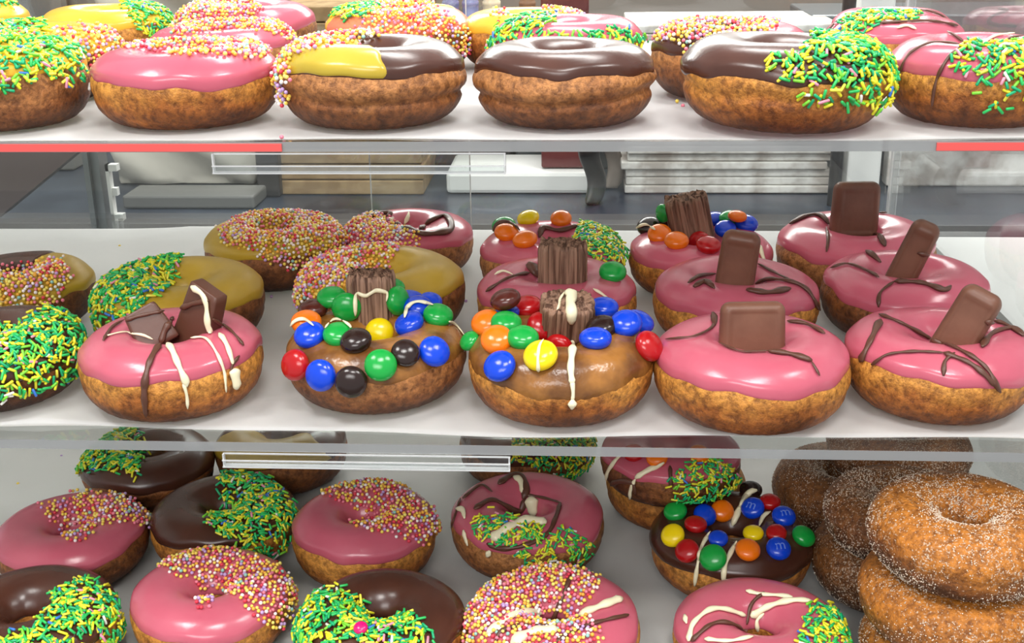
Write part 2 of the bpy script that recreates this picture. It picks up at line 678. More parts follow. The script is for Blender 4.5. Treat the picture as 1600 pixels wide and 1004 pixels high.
def flake_vf(w, h, dd, rs):
    nk, nl = 144, 12
    ks = [(k, rs.uniform(.3, 1) * .035, rs.uniform(0, 6.3)) for k in (9, 13, 17, 23)]
    V, F = [], []
    ph = np.linspace(0, 2 * pi, nk, endpoint=False)
    fold = .05 - .15 * (1 - np.abs(np.sin(5.5 * ph + ks[0][2] + .5 * np.sin(3 * ph)))) ** 2 - .10 * (1 - np.abs(np.sin(13 * ph + ks[1][2] + .7 * np.sin(4 * ph)))) ** 2
    for j in range(nl):
        z = h * j / (nl - 1)
        e = 2 / 3.2
        x = np.sign(np.cos(ph)) * np.abs(np.cos(ph)) ** e * w / 2
        y = np.sign(np.sin(ph)) * np.abs(np.sin(ph)) ** e * dd / 2
        s = 1 + fold + rs.normal(0, .006, nk) - (.06 if j in (0, nl - 1) else 0)
        zz = z + (harm([(3, .02, 1), (7, .03, 2), (11, .03, 4)], ph) * h if j > nl - 3 else 0)
        for k in range(nk):
            V.append((x[k] * s[k], y[k] * s[k], zz[k] if j > nl - 3 else z))
    for j in range(nl - 1):
        for k in range(nk):
            F.append((j * nk + k, j * nk + (k + 1) % nk, (j + 1) * nk + (k + 1) % nk, (j + 1) * nk + k))
    # ragged top made of three shrinking rings
    base = (nl - 1) * nk
    last = base
    for q, (sc_, dz) in enumerate(((.8, -.03), (.6, .03), (.35, -.04), (.12, .02))):
        st = len(V)
        for k in range(nk):
            b = V[base + k]
            V.append((b[0] * sc_, b[1] * sc_, h * (1 + dz) + rs.normal(0, .015) * h))
        for k in range(nk):
            F.append((last + k, last + (k + 1) % nk, st + (k + 1) % nk, st + k))
        last = st
    F.append(tuple(last + k for k in range(nk)))
    F.append(tuple(range(nk))[::-1])
    return np.array(V), F


candy_mesh = {}


def candy_me(k):
    if k not in candy_mesh:
        V, F = ico(3)
        V = V.copy()
        V[:, 2] = np.sign(V[:, 2]) * np.abs(V[:, 2]) ** .92 * .60
        me = bpy.data.meshes.new('candy')
        me.from_pydata(V.tolist(), [], F)
        me.materials.append(M['c' + k])
        me.polygons.foreach_set('use_smooth', np.ones(len(F), dtype=bool))
        candy_mesh[k] = me
    return candy_mesh[k]


def m_mark(parent, white):
    """the small printed letter on a candy shell"""
    cu = bpy.data.curves.new('letter', 'FONT')
    cu.body = 'm'
    cu.size = 1.15
    cu.align_x = 'CENTER'
    cu.align_y = 'CENTER'
    cu.extrude = 0.03
    t = bpy.data.objects.new('letter_tmp', cu)
    COL.objects.link(t)
    dg = bpy.context.evaluated_depsgraph_get()
    me = bpy.data.meshes.new_from_object(t.evaluated_get(dg))
    bpy.data.objects.remove(t)
    for v in me.vertices:
        r2 = min(.95, v.co.x ** 2 + v.co.y ** 2)
        v.co.z = .60 * (1 - r2) ** .5 + .004 + v.co.z * .3
    me.materials.clear()
    me.materials.append(white)
    o = bpy.data.objects.new('printed_letter', me)
    COL.objects.link(o)
    o.parent = parent
    o['label'] = 'pale printed letter m'
    return o


M['letter'] = simple('pale_print', (110, 140, 220), 0.4, 0.4)
ALL = {}


def doughnut(key, ext, label, group, z=None, dough='dough', icing=None, tilt=(0, 0), hr=None, seed=None, crease=.012,
             hole=.19, rods=(), beads=(), candies=(), dark=(), white=(), blocks=(), second=None, tout=.3, edge=1.0,
             name='doughnut', dens=1.0, grains=False, lift=0.0, bsize=1.0, whole_first=False):
    u0, u1, vb, vt = ext
    seed = seed or (sum(ord(c) * (i + 3) for i, c in enumerate(key)) * 7 % 9973)
    rs = np.random.RandomState(seed)
    T = tiltM(*tilt)
    zz = z + lift
    p, r = fit(u0, u1, vb, vt, zz, T, hr, hole)
    x, y, R, h = p
    H = R * h
    d = mk(R, H, seed, crease, hole)
    base = surf0(d, _PH, _T) @ T.T
    zoff = -base[:, 2].min()
    W = np.array([x, y, zz + zoff])
    print('FIT %-5s x %.3f y %.3f R %.4f H %.4f top %.3f res %s' % (key, x, y, R, H, zz + zoff + H, np.round(r[:4], 1)))
    ALL[key] = (x, y, R, H, zz + H)
    root = thing(name, label, 'doughnut', tuple(W), group, rot=(radians(tilt[0]), radians(tilt[1]), 0))
    # dough
    nu, nv = 144, 96
    ph, t = np.meshgrid(np.linspace(0, 2 * pi, nu, endpoint=False), np.linspace(-pi, pi, nv, endpoint=False), indexing='ij')
    V, nn = surfn(d, ph.ravel(), t.ravel())
    ph_, t_ = ph.ravel(), t.ravel()
    wr2 = sum(np.sin(ph_ * k + t_ * l + rs.uniform(0, 6.3)) for k, l in ((57, 9), (71, -17), (49, 23), (83, 5), (64, -29))) / 5
    V = V + nn * (wr2 * .0028 * R * (np.cos(t_) > 0))[:, None]
    wr = sum(np.sin(ph_ * k + t_ * l + rs.uniform(0, 6.3)) for k, l in ((17, 5), (23, -7), (31, 9), (13, 11), (41, -3))) / 5
    V = V + nn * (wr * .0045 * R)[:, None]
    dF = grid_faces(nu, nv, True, True)
    mesh('dough', V, dF, M[dough], root)
    bvs, bfs, bo = [V], [f for f in dF], len(V)

    def addb(V2, F2):
        nonlocal bo
        bvs.append(V2)
        bfs.extend([tuple(i + bo for i in f) for f in F2])
        bo += len(V2)
    off = 0.0

    def ice(m, thick, to, extra=0.0, sector=None, lab=None):
        # sector = (a0, a1) degrees: covers only this arc
        n1, n2 = 144, 30
        if sector:
            a0, a1 = radians(sector[0]), radians(sector[1])
            phs = np.linspace(a0, a1, n1)
        else:
            phs = np.linspace(0, 2 * pi, n1, endpoint=False)
        s = np.linspace(0, 1, n2) ** 1.0
        s = .5 - .5 * np.cos(pi * s) * (1 - .0)
        PH, S = np.meshgrid(phs, s, indexing='ij')
        if sector:
            wob = (np.sin(S * 9 + seed) * .06 + np.sin(S * 23 + seed) * .03)
            mid = (a0 + a1) / 2
            PH = PH + wob * np.sign(PH - mid) * np.abs(PH - mid) / abs(a1 - a0) * 2
        t0 = to + edge * harm(d.c4, PH)
        t1 = 3.0 + .1 * harm(d.c1, PH)
        Tt = t0 + (t1 - t0) * S
        pp, n_ = surfn(d, PH.ravel(), Tt.ravel())
        e = np.minimum(np.clip(S / .10, 0, 1), np.clip((1 - S) / .08, 0, 1))
        if sector:
            q = np.clip(np.minimum((phs - a0), (a1 - phs)) / .09, 0, 1)[:, None]
            e = np.minimum(e, q)
        tt = (np.sqrt(1 - (1 - e) ** 2) * (thick + extra) - .0004) * (1 + .12 * np.sin(3 * PH + seed))
        # a slightly fat rolled lip
        tt = tt + thick * .35 * np.exp(-((S - .09) / .05) ** 2) * e
        Vi = pp + n_ * tt.ravel()[:, None]
        Fi = grid_faces(n1, n2, not sector, False)
        mesh('icing', Vi, Fi, m, root, label=lab)
        addb(Vi, Fi)
    if icing:
        ice(M[icing], .0009 if icing == 'caramel' else .0016, tout)
        off = .0014
    if second:
        ice(M[second[0]], .0016, tout + .02, .0009, sector=second[1], lab=second[2])
        off = .002
    Mi = np.linalg.inv(T)
    co = (CAMP - W) @ Mi.T

    def bvh():
        return BVHTree.FromPolygons(np.vstack(bvs).tolist(), bfs)

    def hit(tree, u, v):
        dr = Mi @ ray(u, v)
        h_ = tree.ray_cast(Vector(co), Vector(dr))
        return (np.array(h_[0]), np.array(h_[1]), dr) if h_[0] is not None else None
    # blocks of chocolate: kind, base px, (w, h, d) in px, rot (rx, ry, rz) degrees, extra
    for bl in blocks:
        kind, bu, bv, (bw, bh, bd), rot = bl[:5]
        dep = proj(np.array([[x, y, zz + H]]))[0, 2]
        s = dep / FPX
        # the base sits at a level inside the ring
        lvl = zz + H * (bl[5] if len(bl) > 5 else .72)
        P = at(bu, bv, lvl)
        loc = (P - W) @ Mi.T
        if kind == 'flake':
            Vb, Fb = flake_vf(bw * s, bh * s, bd * s, rs)
            mm = M['flake']
            nm = 'chocolate_flake'
        elif kind == 'chunk':
            Vb, Fb = rbox(bw * s, bh * s, bd * s, .0012, .78, n=8)
            mm = M['dark_choc']
            nm = 'chocolate_chunk'
        else:
            Vb, Fb = rbox(bw * s, bh * s, bd * s, bd * s * .44, .95, n=20, inset=.0009)
            mm = M['milk_choc']
            nm = 'chocolate_piece'
        E_ = np.array(Euler([radians(a) for a in rot]).to_matrix())
        ob = mesh(nm, Vb, Fb, mm, root)
        ob.location = loc
        ob.rotation_euler = [radians(a) for a in rot]
        Vb = Vb @ E_.T + loc
        addb(Vb, Fb)
    tree = bvh()
    cr = .0084 * (R / .049) * (.88 if key[0] == 'B' else 1)
    done = []
    for cdy in candies:
        cu_, cv_, ck = cdy[:3]
        sc_ = cdy[3] if len(cdy) > 3 and isinstance(cdy[3], (int, float)) else 1.0
        h_ = hit(tree, cu_, cv_)
        if h_ is None:
            # try towards the middle of the ring
            c0 = proj(np.array([[x, y, zz + H]]))[0]
            for k in range(1, 16):
                h_ = hit(tree, cu_ + (c0[0] - cu_) * k * .03, cv_ + (c0[1] - cv_) * k * .03)
                if h_ is not None:
                    break
            if h_ is None:
                continue
        P, n_, dr = h_
        if n_ @ dr > 0:
            n_ = -n_
        n_ = n_ - dr * .4 + rs.normal(0, .12, 3)
        n_ /= np.linalg.norm(n_)
        P = P + n_ * cr * (.40 * sc_ + (.22 if ck == 'p' else 0))
        # ease apart from earlier candies
        for _ in range(6):
            for Q, rq in done:
                dd = P - Q
                l = np.linalg.norm(dd)
                mn = (cr * sc_ + rq) * .80
                if l < mn:
                    P = P + (dd / max(l, 1e-6) * .6 + n_ * .4) * (mn - l) * .5
        done.append((P, cr * sc_))
        c = bpy.data.objects.new('candy', candy_me(ck))
        COL.objects.link(c)
        c.parent = root
        c['label'] = '%s sugar-shelled candy' % CNAME[ck]
        c.location = P
        zq = Vector(n_).to_track_quat('Z', 'Y')
        c.rotation_mode = 'QUATERNION'
        c.rotation_quaternion = zq
        c.scale = (cr * sc_,) * 3
        Rm = np.array(zq.to_matrix()) * cr * sc_
        cv = np.array([v.co[:] for v in c.data.vertices]) @ Rm.T + P
        addb(cv, [tuple(f.vertices) for f in c.data.polygons])
        if 'm' in cdy[3:]:
            m_mark(c, M['letter'])
    # sprinkles
    for nm, lst, mats, kd in (('strand_sprinkles', rods, MROD, 'rod'), ('bead_sprinkles', beads, MBEAD, 'bead')):
        ps = []
        for po in lst:
            dn = dens
            if isinstance(po, tuple) and isinstance(po[0], (int, float)):
                dn, po = po
            q = scatter(d, po, kd, rs, W, T, off, dn, size=bsize)
            if q:
                ps.append(q)
        if ps:
            V_, F_, MI_ = merge(ps)
            mesh(nm, V_, F_, mats, root, mi=MI_, kind='stuff')
    if grains:
        n = 9000
        ph = rs.uniform(0, 2 * pi, n)
        t = rs.uniform(-1.3, 2.9, n)
        pp, n_ = surfn(d, ph, t)
        nz = np.sin(ph * 3 + t * 2 + seed) + np.sin(ph * 5 - t * 3) + rs.normal(0, 1.1, n) + .5 * np.sin(t)
        nz = nz + 1.3 * np.exp(-((t + .45) / .4) ** 2) + 1.2 * np.exp(-((t - 2.1) / .5) ** 2) - 1.0 * np.exp(-((t - .75) / .4) ** 2)
        k = nz > .85
        pp, n_ = pp[k], n_[k]
        tv = np.array([(x_, y_, z_) for x_ in (-1, 1) for y_ in (-1, 1) for z_ in (-1, 1)], float)
        tf = [(0, 1, 3, 2), (4, 6, 7, 5), (0, 4, 5, 1), (2, 3, 7, 6), (0, 2, 6, 4), (1, 5, 7, 3)]
        V_, F_ = [], []
        for i in range(len(pp)):
            q = np.linalg.qr(rs.normal(size=(3, 3)))[0]
            V_.append(tv @ q * rs.uniform(.00012, .00026) + pp[i] + n_[i] * .0002)
            F_ += [tuple(a + i * 8 for a in f) for f in tf]
        mesh('sugar_coating', np.vstack(V_), F_, M['sugar'], root, smooth=False, kind='stuff')
    # drizzles
    if dark or white:
        tree = bvh()
    for nm, lst, m in (('dark_chocolate_drizzle', dark, M['dark_choc']), ('white_chocolate_drizzle', white, M['white_choc'])):
        for dz in lst:
            wd, pts = (dz[0], dz[1]) if isinstance(dz[0], (int, float)) else (4.5, dz)
            P, Nr = [], []
            for q in catmull(pts):
                h_ = hit(tree, q[0], q[1])
                if h_ is None:
                    continue
                n_ = h_[1] if h_[1] @ h_[2] < 0 else -h_[1]
                P.append(h_[0])
                Nr.append(n_)
            if len(P) < 4:
                continue
            P, Nr = np.array(P), np.array(Nr)
            # break where the ray jumps far (over the rim), keep the longest runs
            j = np.linalg.norm(np.diff(P, axis=0), axis=1)
            cuts = [0] + [i + 1 for i in range(len(j)) if j[i] > .014] + [len(P)]
            for a, b in zip(cuts[:-1], cuts[1:]):
                if b - a < 4:
                    continue
                Q, K = P[a:b].copy(), Nr[a:b].copy()
                for _ in range(3):
                    Q[1:-1] = (Q[:-2] + Q[1:-1] * 2 + Q[2:]) / 4
                    K[1:-1] = (K[:-2] + K[1:-1] + K[2:]) / 3
                m_ = len(Q)
                s = proj(np.array([[x, y, zz]]))[0, 2] / FPX
                i_ = np.arange(m_)
                rad = wd * s * .6 * (1 + .16 * np.sin(i_ * .45 + seed) + .12 * np.sin(i_ * .21 + 1))
                end = np.minimum(i_, m_ - 1 - i_)
                rad = rad * np.clip(.35 + end * .22, 0, 1)
                Q = Q + K * (off * .25 + .0006 + rad[:, None] * .12)
                v_, f_ = tube(Q, K, rad)
                mesh(nm, v_, f_, m, root)
    return root


def Zm(ox, oy, s):
    def f(*pts):
        return [(ox + a / s, oy + b / s) for a, b in pts]
    return f


def cand(zf, s):
    out = []
    for e in s:
        (p,) = zf((e[0], e[1]))
        out.append((p[0], p[1]) + tuple(e[2:]))
    return out


# ------------------------------------------------------------------ the setting
def struct(o):
    o['kind'] = 'structure'
    return o


M['floor'] = simple('grey_floor', (120, 118, 114), 0.6)
M['wall'] = simple('taupe_wall', (150, 140, 130), 0.7, noise=((128, 120, 112), 3, .35, .65))
M['steel'] = simple('brushed_steel', (120, 124, 126), 0.35, 0.5, metal=0.6)
M['ctop'] = simple('slate_worktop', (62, 70, 80), 0.3, 0.5, noise=((44, 50, 60), 8, .4, .6))
M['cab'] = simple('grey_cabinet', (96, 98, 100), 0.6)
M['case_base'] = simple('dark_case_base', (60, 58, 58), 0.5)
M['card'] = simple('brown_cardboard', (158, 134, 98), 0.85, 0.2, noise=((136, 112, 80), 40, .4, .6))
M['wcard'] = simple('white_cardboard', (220, 218, 212), 0.8, 0.2, noise=((172, 164, 156), 30, .4, .6))
M['black'] = simple('black_plastic', (44, 42, 42), 0.4)
M['maroon'] = simple('dark_brown_panel', (74, 60, 56), 0.5)
M['bag'] = simple('pale_paper', (180, 177, 166), 0.8, 0.2, bump=(12, 0.5, 0.01), noise=((172, 168, 158), 9, .35, .65))
M['tub'] = simple('white_plastic', (222, 222, 218), 0.4)
M['grey'] = simple('grey_plastic', (104, 104, 100), 0.5)
M['blue'] = simple('blue_cup', (128, 132, 172), 0.5)
M['beige'] = simple('beige_cup', (214, 198, 168), 0.6)
M['brown'] = simple('brown_cup', (122, 88, 64), 0.6)
M['redbox'] = simple('dark_red_box', (96, 40, 40), 0.5)
M['cloth'] = simple('grey_brown_cloth', (128, 118, 110), 0.9)
XP = float(at(1471, 430, Z2)[0]) + .004
print('side panel x', XP)
struct(boxes('floor', [(-2.5, 2.5, -1.2, 2.9, -0.05, 0)], M['floor']))
struct(boxes('wall_back', [(-2.5, 2.5, 2.8, 2.9, 0, 3.0)], M['wall']))

# display case
case = thing('display_case', 'clear acrylic display case with three shelves full of doughnuts', 'display case', (0, .5, 0))


def inv(lst):
    return [(a, b, c - .5, d_ - .5, e, f) for a, b, c, d_, e, f in lst]


YF = {1: .573, 2: .540, 3: .480}
ZS = {1: Z1, 2: Z2, 3: Z3}
XL = -.80
for k in (1, 2):
    sh = boxes('shelf', inv([(XL, XP - .002, YF[k] + .0006, 1.0, ZS[k] - TH, ZS[k])]), M['acrylic'], case)
    a = boxes('front_edge', [(XL, XP - .002, YF[k] - .5, YF[k] - .5 + .0006, ZS[k] - TH, ZS[k])], M['acrylic_edge'], sh,
              label='greyish polished front edge of the shelf')
boxes('shelf', inv([(XL, XP - .002, YF[3], 1.0, Z3 - TH, Z3)]), M['tub'], case)
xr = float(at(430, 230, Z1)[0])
boxes('painted_red_reflection', inv([(XL, xr, YF[1] - .0012, YF[1] - .0002, Z1 - TH * .9, Z1 - TH * .15)]), M['red_reflection'], case, label='painted red reflection along the left of the top shelf edge')  # added strip; its colour stands in for a red reflection in the edge
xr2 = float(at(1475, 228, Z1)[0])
boxes('painted_red_reflection', inv([(xr2, XP - .002, YF[1] - .0012, YF[1] - .0002, Z1 - TH * .9, Z1 - TH * .15)]), M['red_reflection'], case, label='painted red reflection at the right end of the top shelf edge')  # same painted reflection at the right end
boxes('side_panel', inv([(XP, XP + .005, .47, 1.004, Z3 - .02, Z1 + .26)]), M['acrylic_side'], case, label='clear upright side panel')
boxes('side_panel_rear_edge', inv([(XP - .001, XP + .006, 1.004, 1.010, Z3 - .02, Z1 + .26)]), M['edge_white'], case)
boxes('base', inv([(XL, XP + .01, .47, 1.03, 0, Z3 - TH - .0005)]), M['case_base'], case)
nb = thing('neighbouring_case', 'pale case with white shelves beyond the clear right side panel', 'display case', (XP + .3, .72, 0))
for zz_, nm_ in ((Z2, 'shelf'), (Z3, 'shelf')):
    boxes(nm_, [(-.288, .3, -.22, .21, zz_ - .006, zz_)], M['tub'], nb)
boxes('base', [(-.288, .3, -.22, .21, 0, Z3 - .0065)], M['case_base'], nb)
boxes('end_panel', [(.3005, .31, -.22, .21, 0, Z2 + .05)], M['tub'], nb)
x1 = float(aty(578, 290, 1.015)[0])
x2 = float(aty(738, 320, 1.025)[0])
boxes('sliding_door', inv([(XL, x2, 1.0125, 1.016, Z3 + .001, Z1 + .26)]), M['acrylic'], case)
boxes('sliding_door', inv([(x1, XP, 1.020, 1.0235, Z3 + .001, Z1 + .26)]), M['acrylic'], case)
for xx, yy in ((x1, 1.0185), (x2, 1.011)):
    boxes('door_edge', inv([(xx - .0005, xx + .0005, yy, yy + .001, Z3 + .001, Z1 + .26)]), M['edge_white'], case)
# rear frame posts
a, b = aty(134, 290, 1.03)[0], aty(159, 290, 1.03)[0]
boxes('rear_post', inv([(a, a + .005, 1.03, 1.05, .0, Z1 + .26), (a + .005, b - .003, 1.035, 1.045, .0, Z1 + .26), (b - .003, b, 1.03, 1.05, .0, Z1 + .26)]),
      M['steel'], case)
a, b = aty(166, 290, 1.03)[0], aty(184, 290, 1.03)[0]
zt_, zb_ = aty(170, 258, 1.03)[2], aty(170, 346, 1.03)[2]
boxes('hinge_bracket', inv([(a, b, 1.032, 1.04, zb_, zb_ + .006), (a, b, 1.032, 1.04, zt_ - .006, zt_), (a, a + .003, 1.032, 1.04, zb_, zt_), (a + .003, b - .003, 1.034, 1.04, (zb_ + zt_) / 2 - .003, (zb_ + zt_) / 2 + .004)]),
      M['tub'], case)

# price label holders, clipped under the shelf lips
def holder(k, u0, u1, v0, v1, label):
    y = YF[k] - .004
    A, B = aty(u0, v0, y), aty(u1, v1, y)
    x0, x1_, zt, zb = A[0], B[0], ZS[k] - TH - .0003, B[2]
    t = thing('price_label_holder', label, 'label holder', (float(x0), y, float(zb)), 'empty price label holders')
    W_, H_ = x1_ - x0, zt - zb
    boxes('back_plate', [(0, W_, .0034, .0042, .0008, H_)], M['acrylic'], t)
    boxes('top_rail', [(0, W_, .0028, .0034, H_ - .0007, H_)], M['edge_white'], t)
    lp = boxes('bottom_lip', [(.0008, W_ - .0008, .0002, .0007, .0006, .0036)], M['acrylic_side'], t)
    boxes('lip_edge', [(0, W_, 0, .0042, 0, .0006)], M['edge_white'], lp)
    boxes('lip_edge', [(0, W_, 0, .0008, .0036, .0042)], M['edge_white'], lp)
    for xx in (0, W_ - .0008):
        boxes('end_cap', [(xx, xx + .0008, .0010, .0034, .0006, H_)], M['edge_white'], t)
    return t


holder(1, 328, 790, 234, 272, 'clear label holder hanging under the top shelf edge')
holder(2, 345, 797, 702, 737, 'clear label holder hanging under the middle shelf edge')

# ------------------------------------------------------------------ behind the case
YC = 1.70
CT = float(aty(800, 304, YC)[2])
ctr = thing('back_counter', 'dark slate worktop on a grey cabinet behind the case', 'counter', (0, 1.9, 0))
boxes('worktop', [(-1.6, 1.6, -.37, .6, CT - .04, CT)], M['ctop'], ctr, bev=.003)
boxes('cabinet', [(-1.58, 1.58, -.34, .58, 0, CT - .0405)], M['cab'], ctr)
boxes('steel_lip', [(-1.6, 1.6, -.375, -.371, CT - .012, CT + .002)], M['steel'], ctr)


def bxpx(name, u0, u1, vt, y, depth, m, label, cat, vb=None, bev=.003, group=None, zb=None):
    x0, x1_ = aty(u0, 290, y)[0], aty(u1, 290, y)[0]
    z1 = aty((u0 + u1) / 2, vt, y)[2]
    z0 = CT + .001 if vb is None else aty((u0 + u1) / 2, vb, y)[2]
    if zb is not None:
        z0 = zb
    o = boxes(name, [(0, x1_ - x0, 0, depth, 0, z1 - z0)], m, bev=bev)
    o.location = (x0, y, z0)
    return tag(o, label, cat, group)


ORD = ['topmost', 'second', 'third', 'fourth', 'fifth', 'sixth', 'seventh', 'eighth', 'ninth', 'tenth', 'eleventh', 'twelfth', 'thirteenth', 'fourteenth', 'fifteenth', 'sixteenth', 'seventeenth', 'eighteenth', 'nineteenth', 'lowest']


def flatstack(n, u0, u1, vt, y, depth, m, name, label, cat, grp, seed):
    rs = random.Random(seed)
    x0, x1_ = aty(u0, 290, y)[0], aty(u1, 290, y)[0]
    z1 = aty((u0 + u1) / 2, vt, y)[2]
    h = (z1 - CT) / n
    first = None
    for i in range(n):
        if first is None:
            o = boxes(name, [(0, x1_ - x0, 0, depth, 0, h * .93)], m, bev=.002)
            first = o
        else:
            o = first.copy()
            COL.objects.link(o)
        o.location = (x0 + rs.uniform(-.005, .005), y + rs.uniform(-.006, .009), CT + .001 + i * h)
        w_ = ORD[n - 1 - i] if i else 'lowest'
        tag(o, label % (w_ + ('' if w_ in ('topmost', 'lowest') else ' from the top')), cat, grp)


flatstack(12, 440, 665, 10, YC, .18, M['card'], 'cardboard_box', 'flat brown cardboard box, %s of the brown stack behind the label holder', 'box', 'stacked brown cardboard boxes', 4)
flatstack(20, 975, 1296, 40, YC, .2, M['wcard'], 'folded_box', 'flat white folded box, %s of the pale stack behind the case', 'box', 'stacked white folded boxes', 5)


def sack(name, u0, u1, vt, y, dd, m, label, cat, taper=.9):
    x0, x1_ = aty(u0, 290, y)[0], aty(u1, 290, y)[0]
    h = aty((u0 + u1) / 2, vt, y)[2] - CT
    V, F = rbox(x1_ - x0, h, dd, .008, taper, n=18)
    V = V.copy()
    V[:, 1] += .012 * np.sin(V[:, 0] * 40 + V[:, 2] * 55) * (V[:, 2] > .001)
    V[:, 0] += .006 * np.sin(V[:, 2] * 60)
    o = mesh(name, V, F, m)
    o.location = ((x0 + x1_) / 2, y + dd / 2, CT + .001)
    return tag(o, label, cat)


sack('paper_sack', 178, 400, -30, YC + .06, .12, M['bag'], 'pale crumpled paper sack standing behind the left rear post', 'sack')
bxpx('steel_tray', 188, 395, 306, YC - .09, .07, M['grey'], 'low dark grey tray in front of the pale sack', 'tray')
bxpx('dark_canister', 402, 437, 215, YC - .02, .05, M['black'], 'narrow black canister left of the brown box stack', 'canister')
bxpx('black_crate', 667, 800, 130, YC + .14, .14, M['black'], 'black crate behind the white tub', 'crate')
bxpx('white_tub', 697, 925, 269, YC, .13, M['tub'], 'low white plastic tub right of the brown box stack', 'tub', bev=.006)
bxpx('grey_machine', 806, 975, 90, YC + .17, .2, M['steel'], 'grey steel machine behind the white tub', 'machine')
sack('grey_cloth', 943, 970, 200, YC + .03, .03, M['cloth'], 'grey brown cloth bundle left of the white box stack', 'cloth', .9)
sack('dark_cloth', 912, 940, 200, YC - .07, .03, M['black'], 'dark cloth bundle right of the white tub', 'cloth', 1.3)
# dark leaning panel on the far left
pts = [(-90, 170), (140, 222), (2, 336), (-90, 400)]
Vf = [aty(u, v, 1.46) for u, v in pts]
zb0 = min(p[2] for p in Vf)
Vp = [tuple(p) for p in Vf] + [(p[0], p[1] + .03, p[2]) for p in Vf]
Fp = [(3, 2, 1, 0), (4, 5, 6, 7), (0, 1, 5, 4), (1, 2, 6, 5), (2, 3, 7, 6), (3, 0, 4, 7)]
Vp = np.array(Vp)
cen = Vp.mean(0)
o = mesh('leaning_board', Vp - cen, Fp, M['maroon'], smooth=False)
o.location = cen
tag(o, 'dark brown slanted panel at the far left behind the case', 'panel')
bxpx('grey_cabinet', -220, 120, -60, YC + .16, .25, M['grey'], 'tall grey cabinet on the counter at the far left', 'cabinet')
# tube and white column
x0 = aty(1306, 270, YC - .06)[0]
bm = bmesh.new()
bmesh.ops.create_cone(bm, cap_ends=True, segments=24, radius1=.009, radius2=.009, depth=.5)
me = bpy.data.meshes.new('black_tube')
bm.to_mesh(me)
bm.free()
me.materials.append(M['black'])
o = bpy.data.objects.new('black_tube', me)
COL.objects.link(o)
o.location = (x0, YC - .06, CT + .25)
tag(o, 'thin black upright tube right of the white box stack', 'tube')
bxpx('white_column', 1322, 1374, -40, YC, .06, M['tub'], 'white upright column right of the black tube', 'column')
bxpx('pale_board', 1384, 1700, 70, YC + .05, .03, M['wcard'], 'pale grey board behind the right side panel', 'board')
bxpx('steel_shelf', 1250, 1720, 22, YC + .12, .2, M['steel'], 'steel equipment at the upper right behind the box stack', 'machine')
# things that show above the top shelf
bxpx('dark_red_box', 846, 918, -14, YC + .02, .14, M['redbox'], 'dark red box standing above the white tub', 'box', zb=float(aty(880, 268, YC)[2]) + .001)


def cups(u, w_, vt, y, m, label, grp, zb):
    x = aty(u, 5, y)[0]
    s = 1.0 * (y / cos(th)) / FPX
    r = w_ * s / 2
    z1 = aty(u, vt, y)[2]
    n = 9
    V, F = [], []
    zs, rr = [], []
    h = z1 - zb
    for i in range(n):
        for q, k in ((0, .9), (.7, 1.0), (.98, 1.0)):
            zs.append(h * (i + q) / n)
            rr.append(r * k)
    nk = 24
    for z_, r_ in zip(zs, rr):
        for k in range(nk):
            V.append((r_ * cos(2 * pi * k / nk), r_ * sin(2 * pi * k / nk), z_))
    for j in range(len(zs) - 1):
        for k in range(nk):
            F.append((j * nk + k, j * nk + (k + 1) % nk, (j + 1) * nk + (k + 1) % nk, (j + 1) * nk + k))
    F.append(tuple(range(nk))[::-1])
    F.append(tuple((len(zs) - 1) * nk + k for k in range(nk)))
    o = mesh('cup_stack', V, F, m)
    o.location = (x, y, zb)
    tag(o, label, 'cups', grp)


zc_ = float(aty(730, 130, YC + .14)[2]) + .0005
cups(704, 24, -60, YC + .20, M['blue'], 'bluish stack of cups, left one behind the yellow doughnut', 'stacked cups', zc_)
cups(735, 24, -60, YC + .20, M['blue'], 'bluish stack of cups, right one of the two blue stacks', 'stacked cups', zc_)
cups(768, 26, -60, YC + .20, M['beige'], 'beige stack of cups right of the blue stacks', 'stacked cups', zc_)
zc2 = float(aty(890, 90, YC + .17)[2]) + .0005
cups(824, 24, -60, YC + .26, M['brown'], 'brown stack of cups left of the dark red box', 'stacked cups', zc2)

